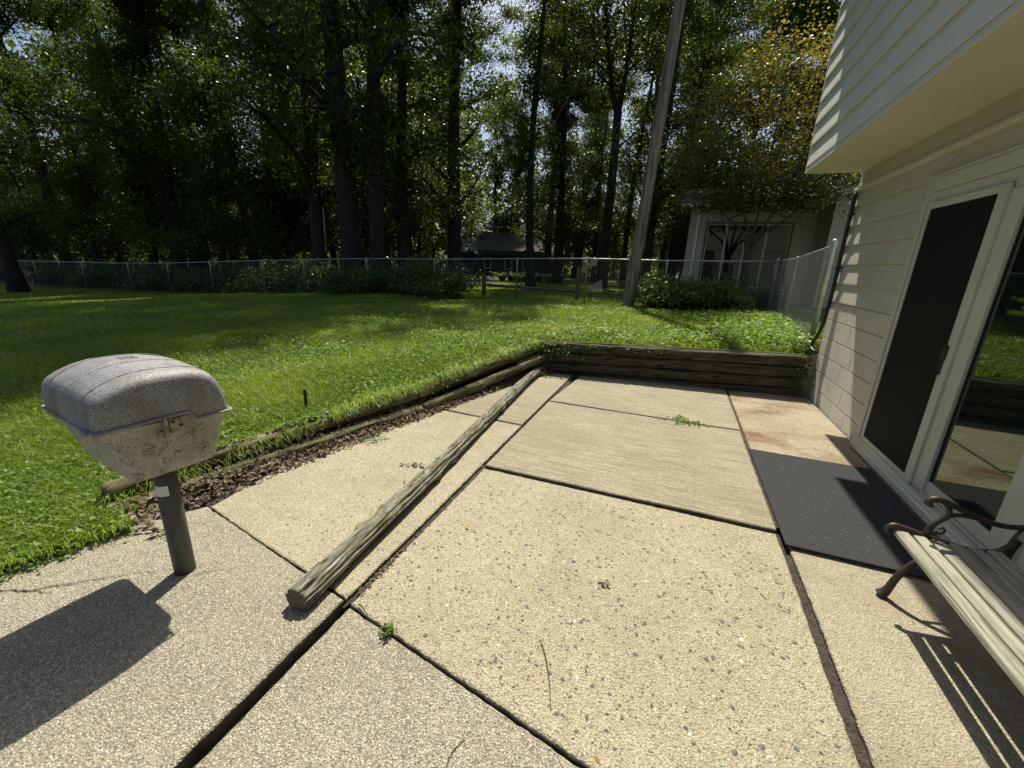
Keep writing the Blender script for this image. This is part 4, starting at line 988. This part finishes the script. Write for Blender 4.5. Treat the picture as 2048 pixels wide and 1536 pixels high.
# ------------------------------------------------------------------ green shed far behind
sx0, sx1 = xat(880, 38), xat(1085, 38); shd = empty('shed', ((sx0 + sx1) / 2, 38, .2)); SL = ((sx0 + sx1) / 2, 38, .2)
tag(shd, 'dark green shed with low pitched roof standing among the trees', 'shed')
xm = sx0 + (sx1 - sx0) * .42
child(MB().box(sx0 + .6, sx1 - .5, 38.5, 44, .0, 2.2), 'wall', m_bluewall, shd, SL)
ze, zr_ = 2.45, 4.3
child(MB().add([(xm - .3, 38.0, ze), (sx1, 38.0, ze), (sx1 - 1.4, 41.5, zr_ - .1), (xm - 2.0, 41.5, zr_ + .1), (xm - .3, 38.0, ze + .12), (sx1, 38.0, ze + .12), (sx1 - 1.4, 41.5, zr_ + .02), (xm - 2.0, 41.5, zr_ + .22)], [(0, 1, 2, 3), (4, 5, 6, 7), (0, 1, 5, 4), (1, 2, 6, 5), (2, 3, 7, 6), (3, 0, 4, 7)]), 'roof', m_shingle, shd, SL)
child(MB().add([(sx0, 38.6, ze), (xm - .32, 38.0, ze), (xm - 2.02, 41.5, zr_ + .1), (sx0, 38.9, ze), (xm - .32, 38.4, ze), (xm - 2.02, 41.7, zr_ + .1)], [(0, 1, 2), (3, 4, 5), (0, 1, 4, 3), (1, 2, 5, 4), (2, 0, 3, 5)]), 'gable', m_green, shd, SL)
child(MB().box(xm - .3, sx1, 37.93, 37.99, ze - .32, ze + .14), 'fascia', m_green, shd, SL)
for px in (975, 1016, 1052):
    x_ = xat(px, 38.4); f = child(MB().box(x_ - .42, x_ + .42, 38.40, 38.49, .85, 1.95), 'window_frame', m_nbwall, shd, SL)
    MB().box(x_ - .27, x_ + .27, 38.38, 38.395, 1.0, 1.8).build('pane', m_winglass, f)
# ------------------------------------------------------------------ old post and rail fence beyond the wire
rf_ = empty('rail_fence', (-2.9, 13.3, .45)); RL = (-2.9, 13.3, .45); tag(rf_, 'old wooden post and rail fence remains behind the wire fence', 'fence')
for px, y_, h in ((1155, 13.3, 1.02), (968, 13.4, .8), (905, 13.8, .7)):
    x_ = xat(px, y_, 580); z0 = float(zlawn(x_, y_)); child(MB().box(x_ - .055, x_ + .055, y_ - .055, y_ + .055, z0 - .2, z0 + h), 'post', m_fenceold, rf_, RL, bevel=.012)
xa, xb = xat(1150, 13.3, 580), xat(968, 13.4, 580)
child(MB().tube([(xb, 13.42, .78), ((xa + xb) / 2, 13.38, .75), (xa, 13.32, .74)], .045, 7), 'rail', m_fenceold, rf_, RL, smooth=True)
# small pale things in the neighbour's yard
def yard_bits():
    x_ = xat(1195, 20); z0 = float(zlawn(x_, 20))
    o = MB().add([(x_ - .45, 20, z0), (x_ + .3, 20.1, z0), (x_ + .28, 20.5, z0), (x_ + .22, 20.2, z0 + .5)], [(0, 1, 3), (1, 2, 3), (2, 0, 3), (0, 2, 1)]).build('folded_tarp', m_nbwall); tag(o, 'small pale folded tarp leaning in the neighbour yard', 'tarp')
    x_ = xat(1187, 24); z0 = float(zlawn(x_, 24)); b = empty('bird_house', (x_, 24, z0)); 
    child(MB().box(x_ - .03, x_ + .03, 23.97, 24.03, z0, z0 + 1.15), 'post', m_fenceold, b, (x_, 24, z0))
    child(MB().prism([(x_ - .16, z0 + 1.15), (x_ + .16, z0 + 1.15), (x_ + .16, z0 + 1.45), (x_, z0 + 1.62), (x_ - .16, z0 + 1.45)], 'y', 23.85, 24.15), 'box', m_white, b, (x_, 24, z0)); tag(b, 'white bird house on a post in the neighbour yard', 'bird house')
yard_bits()

# ------------------------------------------------------------------ shrubs, ferns, weeds along the fence
def shrub_mesh(seed, n, rx, rz, leaf, ub=.5):
    g_ = np.random.default_rng(seed); k = 26; cc = g_.normal(size=(k, 3)) * [rx * .48, rx * .48, rz * .26] + [0, 0, rz * .5]; cc[:, 2] = np.clip(cc[:, 2], .1, rz)
    idx = g_.integers(0, k, n); C = cc[idx] + g_.normal(size=(n, 3)) * [rx * .2, rx * .2, rz * .13]; C[:, 2] = np.abs(C[:, 2]) + .02
    V, Fq = leaf_quads(C, leaf, ub, .62, g_, .2); mb = MB(); r = random.Random(seed)
    for c in cc: mb.tube([(0, 0, -.05), (c[0] * .5, c[1] * .5, c[2] * .55), tuple(c)], [.014, .009, .004], 4)
    return mb.mesh('stem', smooth=True), mesh_np('foliage', V, Fq, fattr=g_.beta(2, 2, n))
SV = [shrub_mesh(31, 2600, .95, 1.0, .10), shrub_mesh(32, 2400, .8, 1.2, .11), shrub_mesh(33, 2200, 1.1, .8, .09), shrub_mesh(34, 1500, .6, .6, .09)]
for a, b in SV: a.materials.append(m_twig); b.materials.append(m_shrub)
def shrub(k, x, y, s, label, group=None, name='shrub'):
    t = empty(name, (x, y, float(zlawn(x, y)))); t.scale = (s, s, s); t.rotation_euler.z = random.uniform(0, 6.28)
    link('stem', SV[k][0], None, t); link('foliage', SV[k][1], None, t); return tag(t, label, 'shrub', group)
shrub(0, xat(905, 12.0, 590), 11.9, .95, 'leafy green shrub growing out over the lawn in front of the fence')
shrub(1, xat(860, 13.0, 580), 12.9, 1.05, 'upright shrub growing through the wire fence by a fence post')
shrub(0, xat(1345, 12.0, 600), 12.0, .78, 'dense shrub to the right of the utility pole base')
shrub(2, xat(1405, 11.9, 600), 11.9, .65, 'spreading weedy shrub between the utility pole and the fence corner')
shrub(3, xat(1300, 11.9, 610), 11.8, .9, 'small weedy clump at the foot of the utility pole')
shrub(3, xat(1480, 11.9, 600), 11.8, .7, 'low weeds clump just inside the fence corner')
for i, (px, y_, k, sc) in enumerate(((1330, 12.35, 1, .75), (1375, 12.0, 3, 1.1), (1435, 12.15, 1, .7))):
    shrub(k, xat(px, y_, 600), y_ - .1, sc, ['tall leafy shrub just right of the leaning pole', 'round weedy bush midway between the pole and the fence corner', 'upright small shrub near the fence corner'][i])
HG = 'shrubs growing along the back fence'
for px, y_, k, s in ((640, 12.4, 0, 1.0), (680, 12.3, 2, 1.0), (735, 12.5, 0, .95), (790, 12.7, 2, 1.0), (560, 12.5, 1, .9), (610, 12.9, 1, 1.1), (520, 12.0, 2, 1.0), (470, 12.4, 0, 1.1), (420, 12.2, 2, 1.1), (370, 12.1, 0, 1.1), (320, 12.2, 1, .9), (275, 12, 2, 1.2), (220, 12.1, 0, 1.2), (170, 12, 2, 1.1), (120, 12.1, 0, 1.1), (80, 12.2, 1, 1), (10, 12, 0, 1.2), (820, 13.4, 1, 1), (1340, 13.6, 1, .65), (1440, 13.4, 0, .55), (1500, 13.3, 2, .75), (1550, 13.5, 1, .5)):
    shrub(k, xat(px, y_, 580), y_, s, 'green shrub at the fence ' + zone(px), 'fence shrubs ' + zone(px))
def fern_mesh(seed):
    g_ = np.random.default_rng(seed); V = []; Fq = []; ra = []
    for i in range(16):
        az = g_.uniform(0, 6.28); L = g_.uniform(.5, .85); prev = None
        for j in range(9):
            t = j / 8; h = L * (1.1 * t - .55 * t * t); d = L * t * .75; w = .12 * (1 - t) ** .7 + .008
            c = np.array([math.cos(az) * d, math.sin(az) * d, h]); sd_ = np.array([-math.sin(az), math.cos(az), .0]) * w
            o = len(V); V += [c - sd_, c + sd_ * .0 + [0, 0, .02], c + sd_]
            if j: Fq += [(o - 3, o, o + 1, o - 2), (o - 2, o + 1, o + 2, o - 1)]; ra += [g_.random()] * 2
    return mesh_np('fronds', np.array(V), np.array(Fq), fattr=ra)
FV = [fern_mesh(5), fern_mesh(6)]
for f in FV: f.materials.append(m_fern)
for i, (px, y_) in enumerate(((1005, 26), (1022, 27), (1035, 25.5), (1050, 27), (1062, 26), (1078, 27.5), (1100, 26), (1118, 27), (1290, 15.3), (1310, 15.8), (1330, 15.2), (1350, 16), (1272, 16))):
    x_ = xat(px, y_, 550); t = link('fern', FV[i % 2], None, None, (x_, y_, float(zlawn(x_, y_)))); t.rotation_euler.z = i; t.scale = (1.5, 1.5, 1.3)
    tag(t, 'yellow green fern clump in front of the green shed' if px < 1200 else 'pale fern clump behind the foot of the utility pole', 'fern', 'ferns by the shed' if px < 1200 else 'ferns behind the pole')

# ------------------------------------------------------------------ grass and ground cover
def in_lawn(x, y):
    return ((y < 5.72) & (x < edge_x(np.clip(y, -6, 5.72)) - .0)) | ((y >= 5.72) & (y > np.interp(x, [-1.8, 1.7], [5.80, 6.24])) & (x < 2.15))
def visible(x, y, z, m=40):
    P = np.stack([x, y, z - CAMH], 1) @ RW; d = P[:, 2]; u = P[:, 0] / d * F + 1024; v = P[:, 1] / d * F + 768
    return (d > .1) & (u > -m - 120) & (u < 2048 + m) & (v < 1536 + m) & (v > 380)
def blades(n, xr, yr, dmin, dmax, hgt, wid, beyond=False):
    x = rng.uniform(*xr, n); y = rng.uniform(*yr, n); d = np.hypot(x, y); z_ = zlawn(x, y)
    k = (in_lawn(x, y) if not beyond else (y > 12.7)) & (d > dmin) & (d < dmax) & visible(x, y, z_); x, y, z_, d = x[k], y[k], z_[k], d[k]; n = len(x)
    pat = np.array([noise.noise((a * .9, b * .9, 0)) for a, b in zip(x, y)]) if n < 250000 else np.zeros(n)
    h = rng.uniform(.5, 1.25, n) * hgt * (1 + .5 * pat); w = rng.uniform(.7, 1.3, n) * wid
    az = rng.uniform(0, 2 * np.pi, n); ln = rng.uniform(.35, 1.6, n) * h; h = h * rng.uniform(.55, 1.0, n)
    dx, dy = np.cos(az), np.sin(az); az2 = rng.uniform(0, 2 * np.pi, n); wx, wy = np.cos(az2) * w / 2, np.sin(az2) * w / 2
    def L(a, hh, k): return np.stack([x + dx * ln * a + wx * k, y + dy * ln * a + wy * k, z_ - .006 + h * hh], 1)
    V = np.stack([L(0, 0, -1), L(0, 0, 1), L(.30, .60, .75), L(.30, .60, -.75), L(1, .97, .12), L(1, .97, -.12)], 1).reshape(-1, 3)
    Q = (np.arange(n) * 6)[:, None]; Fq = np.concatenate([Q + np.array([[0, 1, 2, 3]]), Q + np.array([[3, 2, 4, 5]])])
    ra = np.clip(.45 + .45 * pat + rng.normal(0, .2, n), 0, 1)
    return V, Fq, np.concatenate([ra, ra])
parts = [blades(230000, (-6, -1.7), (-.6, 5.8), 0, 5.2, .078, .0055), blades(330000, (-9.5, 2.2), (.0, 10), 5.2, 9.6, .058, .010), blades(260000, (-32, 2.2), (1, 13.2), 9.6, 60, .055, .022), blades(60000, (-11, 3), (12.7, 32), 5, 60, .07, .05, True)]
def join(parts):
    o = 0; Vs = []; Fs = []; Rs = []
    for V, Fq, r_ in parts: Vs.append(V); Fs.append(Fq + o); Rs.append(r_); o += len(V)
    return np.concatenate(Vs), np.concatenate(Fs), np.concatenate(Rs)
def fringe(n, yr, hgt, wid, out):
    y = rng.uniform(*yr, n); pt = np.array([noise.noise((0, b * 3.1, 4)) for b in y]); k = rng.random(n) < np.clip(.35 + pt * 1.6, .05, 1); y = y[k]; n = len(y)
    x = edge_x(y) - rng.exponential(.05, n) + .01; z_ = zlawn(x, y); h = rng.uniform(.4, 1.2, n) * hgt; w = rng.uniform(.7, 1.3, n) * wid; ln = rng.uniform(.2, 1.1, n) * out; az = rng.normal(0, .7, n); dx, dy = np.cos(az), np.sin(az)
    tz = rng.uniform(.1, .9, n)
    def L(a, hh, k): return np.stack([x + dx * ln * a - dy * w * k * .5, y + dy * ln * a + dx * w * k * .5, z_ + h * hh], 1)
    V = np.stack([L(0, 0, -1), L(0, 0, 1), L(.45, 1.0, .8), L(.45, 1.0, -.8), L(1, tz, .1), L(1, tz, -.1)], 1).reshape(-1, 3)
    Q = (np.arange(n) * 6)[:, None]; ra = np.clip(.5 + rng.normal(0, .2, n), 0, 1)
    return V, np.concatenate([Q + np.array([[0, 1, 2, 3]]), Q + np.array([[3, 2, 4, 5]])]), np.concatenate([ra, ra])
parts += [fringe(11000, (1.18, 5.7), .085, .006, .15), fringe(2500, (-.5, 1.15), .05, .006, .08)]
V, Fq, ra = join(parts); tag(link('grass', mesh_np('grass', V, Fq, fattr=ra), m_grass), 'short green lawn grass', 'grass', kind='stuff')
def cover(n, xr, yr, dmax, size, hmax, dens):
    x = rng.uniform(*xr, n); y = rng.uniform(*yr, n); z_ = zlawn(x, y); k = in_lawn(x, y) & visible(x, y, z_) & (np.hypot(x, y) < dmax)
    x, y, z_ = x[k], y[k], z_[k]; k = rng.random(len(x)) < dens(x, y); x, y, z_ = x[k], y[k], z_[k]; n = len(x)
    C = np.stack([x, y, z_ + rng.uniform(.012, hmax, n)], 1); V, Fq = leaf_quads(C, size, 1.3, .95); return V, Fq, np.clip(rng.beta(2, 2, n), 0, 1)
def dn(x, y):
    p = np.array([noise.noise((a * 1.6, b * 1.6, 7)) for a, b in zip(x, y)]); e = np.where(y < 5.72, np.exp(-np.abs(edge_x(np.clip(y, -6, 5.72)) - x) / .55), np.exp(-np.abs(y - 6.1) / .7))
    right = sm(.3, 1.2, x) * (y > 6); return np.clip(.25 + p * 1.2 + e * .9 + right, 0, 1)
cv = [cover(60000, (-6, -1.7), (-.6, 5.8), 7, .024, .06, dn), cover(40000, (-6, 2.15), (4, 11.5), 13, .036, .075, dn)]
def spill(n, yr, sp, size, zb):
    y = rng.uniform(*yr, n); pt = np.array([noise.noise((2, b * 2.3, 4)) for b in y]); k = rng.random(n) < np.clip(.4 + pt * 1.8, 0, 1); y = y[k]; n = len(y)
    x = edge_x(y) + rng.exponential(sp, n) - .05; z_ = zb(y) + rng.uniform(.0, .035, n) - np.maximum(x - edge_x(y), 0) * .3; C = np.stack([x, y, z_], 1); V, Fq = leaf_quads(C, size, 1.3, .95); return V, Fq, rng.beta(2, 2, n)
cv += [spill(3000, (-.6, 1.12), .05, .024, lambda y: .052 + 0 * y), spill(3400, (1.4, 5.7), .04, .024, lambda y: np.interp(y, [1.15, 3.4, 5.7], [.205, .27, .45]))]
cv += [cover(9000, (-.2, 2.1), (6.3, 10.5), 13, .05, .20, lambda x, y: np.clip(sm(.2, 1.5, x + .25 * np.sin(y * 3)) * 1.1, 0, 1)), cover(2600, (-1.6, 2.1), (6.15, 6.9), 13, .042, .13, lambda x, y: np.clip(.5 + np.sin(x * 4.1), 0, 1))]
V, Fq, ra = join(cv); tag(link('ground_cover', mesh_np('ground_cover', V, Fq, fattr=ra), m_clover), 'low clover and weeds growing through the lawn edge', 'weeds', kind='stuff')
# dry leaf litter between the slabs and the timbers
def litter():
    n = 4200; y = rng.uniform(1.12, 5.7, n); t = rng.beta(1.4, 1.8, n); w = np.interp(y, [1.15, 2, 3.2, 4.9, 5.7], [.36, .28, .22, .18, .26]); x = edge_x(y) + .05 + w * t
    z_ = .10 * (1 - t) ** 1.5 * (.5 + .12 * y) + .035 + rng.uniform(0, .025, n); C = np.stack([x, y, z_], 1)
    V, Fq = leaf_quads(C, rng.uniform(.022, .055, n), .7, .5); tag(link('leaf_litter', mesh_np('leaf_litter', V, Fq, fattr=rng.beta(1.6, 1.6, n)), m_dry), 'brown dry leaves heaped along the edging timbers', 'leaves', kind='stuff')
    n = 900; y = rng.uniform(3.2, 6.0, n) ; x = rng.uniform(.85, 1.72, n); z_ = np.full(n, .038); C = np.stack([x, y, z_], 1); k = rng.random(n) < (.15 + .5 * sm(5.0, 6, y)); C = C[k]
    V, Fq = leaf_quads(C, .016, 3.0, .4); tag(link('bark_crumbs', mesh_np('bark_crumbs', V, Fq, fattr=rng.beta(1.2, 4, len(C))), m_dry), 'dark crumbs of bark strewn on the slab beside the house', 'debris', kind='stuff')
    n = 90; C = np.stack([rng.uniform(.85, 1.6, n), rng.uniform(2.6, 3.85, n), np.full(n, .0475)], 1); V, Fq = leaf_quads(C, .02, 4.0, .18); tag(link('mat_crumbs', mesh_np('mat_crumbs', V, Fq, fattr=rng.uniform(.7, 1, n)), m_dry), 'pale chaff scattered on the door mat', 'debris', kind='stuff')
    n = 90; y = rng.uniform(-.2, 1.2, n); C = np.stack([XL + rng.normal(.012, .010, n), 1.25 + rng.exponential(.25, n), np.full(n, .014)], 1); V, Fq = leaf_quads(C, .022, 1, .6); tag(link('joint_leaves', mesh_np('joint_leaves', V, Fq, fattr=rng.beta(2, 2, n)), m_dry), 'brown leaf bits caught in the long slab joint', 'leaves', kind='stuff')
litter()
# ivy and weeds on the retaining wall and in joints
def weed(name, x, y, z_, n, rad, hgt, leaf, label, mat=m_clover, cat='weed'):
    g_ = np.random.default_rng(int(abs(x * 977 + y * 131) * 10) + 3); C = g_.normal(size=(n, 3)) * [rad * .5, rad * .5, 0]; C[:, 2] = g_.uniform(.01, hgt, n) * np.exp(-(C[:, 0] ** 2 + C[:, 1] ** 2) / rad ** 2)
    V, Fq = leaf_quads(C, leaf, .9, .6, g_); o = empty(name, (x, y, z_)); link('foliage', mesh_np('foliage', V, Fq, fattr=g_.beta(2, 2, n)), mat, o)
    mb = MB(); r = random.Random(n)
    for c in C[:10]: mb.tube([(c[0] * .1, c[1] * .1, -.015), (c[0] * .6, c[1] * .6, c[2] * .7), tuple(c)], .0018, 4)
    link('stem', mb.mesh('stem'), m_clover if False else m_twig, o); return tag(o, label, cat)
weed('weed', .215, 4.41, .03, 70, .13, .05, .035, 'green weed spreading from the far slab joint')
weed('weed', .36, 4.40, .03, 30, .10, .03, .03, 'thin weed sprig in the far slab joint next to the larger weed')
weed('weed', -.952, 1.135, .01, 60, .035, .05, .018, 'tiny bright weed tuft in the skewed joint near the pole end')
weed('weed', -1.02, 1.60 + 1.0, .03, 22, .09, .02, .022, 'flat weed seedlings by the long joint') if False else None
x_, y_ = G(745, 880, .03); weed('weed', x_, y_, .032, 60, .13, .03, .022, 'flat clover seedlings on the slab beside the dry leaves')
x_, y_ = G(268, 1040, .03); weed('weed', x_, y_, .03, 26, .08, .10, .04, 'broad leaved weed between the timber end and the grill post')
x_, y_ = G(1280, 745, .03); weed('weed', x_, y_ - .05, .03, 60, .10, .22, .035, 'leafy weed growing at the foot of the timber wall')
x_, y_ = G(905, 775, .05); weed('weed', x_, y_, .04, 24, .07, .12, .05, 'pale weed standing in the dry leaves by the long pole')
def ivy(n, seed, label, fn):
    g_ = np.random.default_rng(seed); C = np.array([fn(g_) for _ in range(n)]); V, Fq = leaf_quads(C, .036, .15, .9, g_); o = link('ivy', mesh_np('ivy', V, Fq, fattr=g_.beta(2, 3, n)), m_shrub); tag(o, label, 'ivy')
ivy(190, 3, 'ivy trailing over the left corner of the timber wall', lambda g_: (-1.62 + g_.normal(0, .16), 5.60 + g_.uniform(-.03, .06), max(.05, min(.46, g_.normal(.33, .10)))))
ivy(90, 4, 'ivy hanging on the right end of the timber wall beside the house', lambda g_: (1.60 + g_.normal(0, .05), 6.00 + g_.normal(0, .02), .30 + g_.normal(0, .10)))
ivy(130, 6, 'sparse creeper hanging along the top timber of the low wall', lambda g_: (lambda x: (x, 5.63 + (x + 1.74) * .127 + g_.uniform(-.01, .01), .40 + .02 * (x + 1.7) + g_.normal(0, .04)))(-1.4 + abs(g_.normal(0, .8))))
ivy(160, 5, 'ground ivy at the foot of the house corner behind the timber wall', lambda g_: (1.66 + g_.normal(0, .06), 6.32 + g_.normal(0, .09), .60 + abs(g_.normal(0, .08))))
# black stake in the lawn
sx_, sy_ = G(612, 806, .25); o = MB().tube([(sx_, sy_, .12), (sx_, sy_, .375), (sx_, sy_, .38)], [.014, .014, .010], 10).build('stake', m_black, smooth=False); tag(o, 'short black stake standing in the sunlit lawn', 'stake')
# twigs and fallen leaves on the slabs
def twig(pts, r, label, z_=.02):
    p = smooth_path([(*G(a, b, z_), z_ + r + .002 * (i % 2)) for i, (a, b) in enumerate(pts)], 5); o = MB().tube(p, [r * (1 - .6 * i / len(p)) for i in range(len(p))], 5).build('twig', m_twig, smooth=True); tag(o, label, 'twig')
twig([(1083, 1287), (1092, 1320), (1099, 1370), (1101, 1422)], .0028, 'long thin twig lying on the pebbled middle slab', .013)
twig([(718, 1210), (726, 1218), (735, 1232)], .004, 'short curved twig at the crossing of the slab joints', .02)
twig([(892, 1536), (905, 1505), (930, 1480)], .002, 'thin bent twig on the gravelly slab at the bottom', .002)
twig([(640, 870), (660, 850), (690, 842)], .004, 'twig sticking out of the dry leaves by the edging timber', .06)
twig([(905, 802), (960, 790), (1000, 770)], .010, 'broken stick lying along the slab edge by the dry leaves', .035)
def fallen(px, py, n, sz, mat, label, spread=.05, z_=.016):
    x, y = G(px, py, z_); g_ = np.random.default_rng(px); root = empty('fallen_leaf', (x, y, z_)) if n > 1 else None
    if n > 1:      # a sprig: stalk with its leaves
        link('stalk', MB().tube(smooth_path([(-spread * 1.3, -spread * .3, .006), (0, 0, .010), (spread * 1.3, spread * .5, .006)], 4), .0016, 5).mesh('stalk'), m_twig, root); root.name = 'leaf_sprig'
    for i in range(n):
        c = np.array([[0.0, 0.0, .010]]) if n == 1 else np.array([[spread * (-1.3 + 2.6 * i / (n - 1)), spread * (-.3 + .8 * i / (n - 1)) + (.012 if i % 2 else -.012), .010]])
        V, Fq = leaf_quads(c, sz, 1.6, .5, g_); me = mesh_np('leaf', V, Fq, fattr=g_.random(1))
        o = link('leaf' if n > 1 else 'fallen_leaf', me, mat, root, None if n > 1 else (x, y, z_))
    tag(root or o, label, 'leaf')
fallen(825, 932, 7, .05, m_dry, 'curled dark leaf sprig on the slab left of the long pole', .06, .034)
fallen(935, 1055, 1, .045, m_yellow, 'pale yellow leaf on the slab right of the long pole')
fallen(950, 1068, 1, .035, m_dry, 'small dull leaf touching the pale yellow leaf')
fallen(1208, 1168, 5, .03, m_dry, 'small shrivelled brown leaf sprig on the middle slab', .018)
fallen(810, 965, 1, .05, m_yellow, 'orange leaf tucked against the long pole', .03, .034)
fallen(1437, 1245, 1, .02, m_yellow, 'tiny yellow leaf on the slab towards the bench')
fallen(1195, 1525, 1, .03, m_yellow, 'orange leaf by the skewed joint', .015, .004)
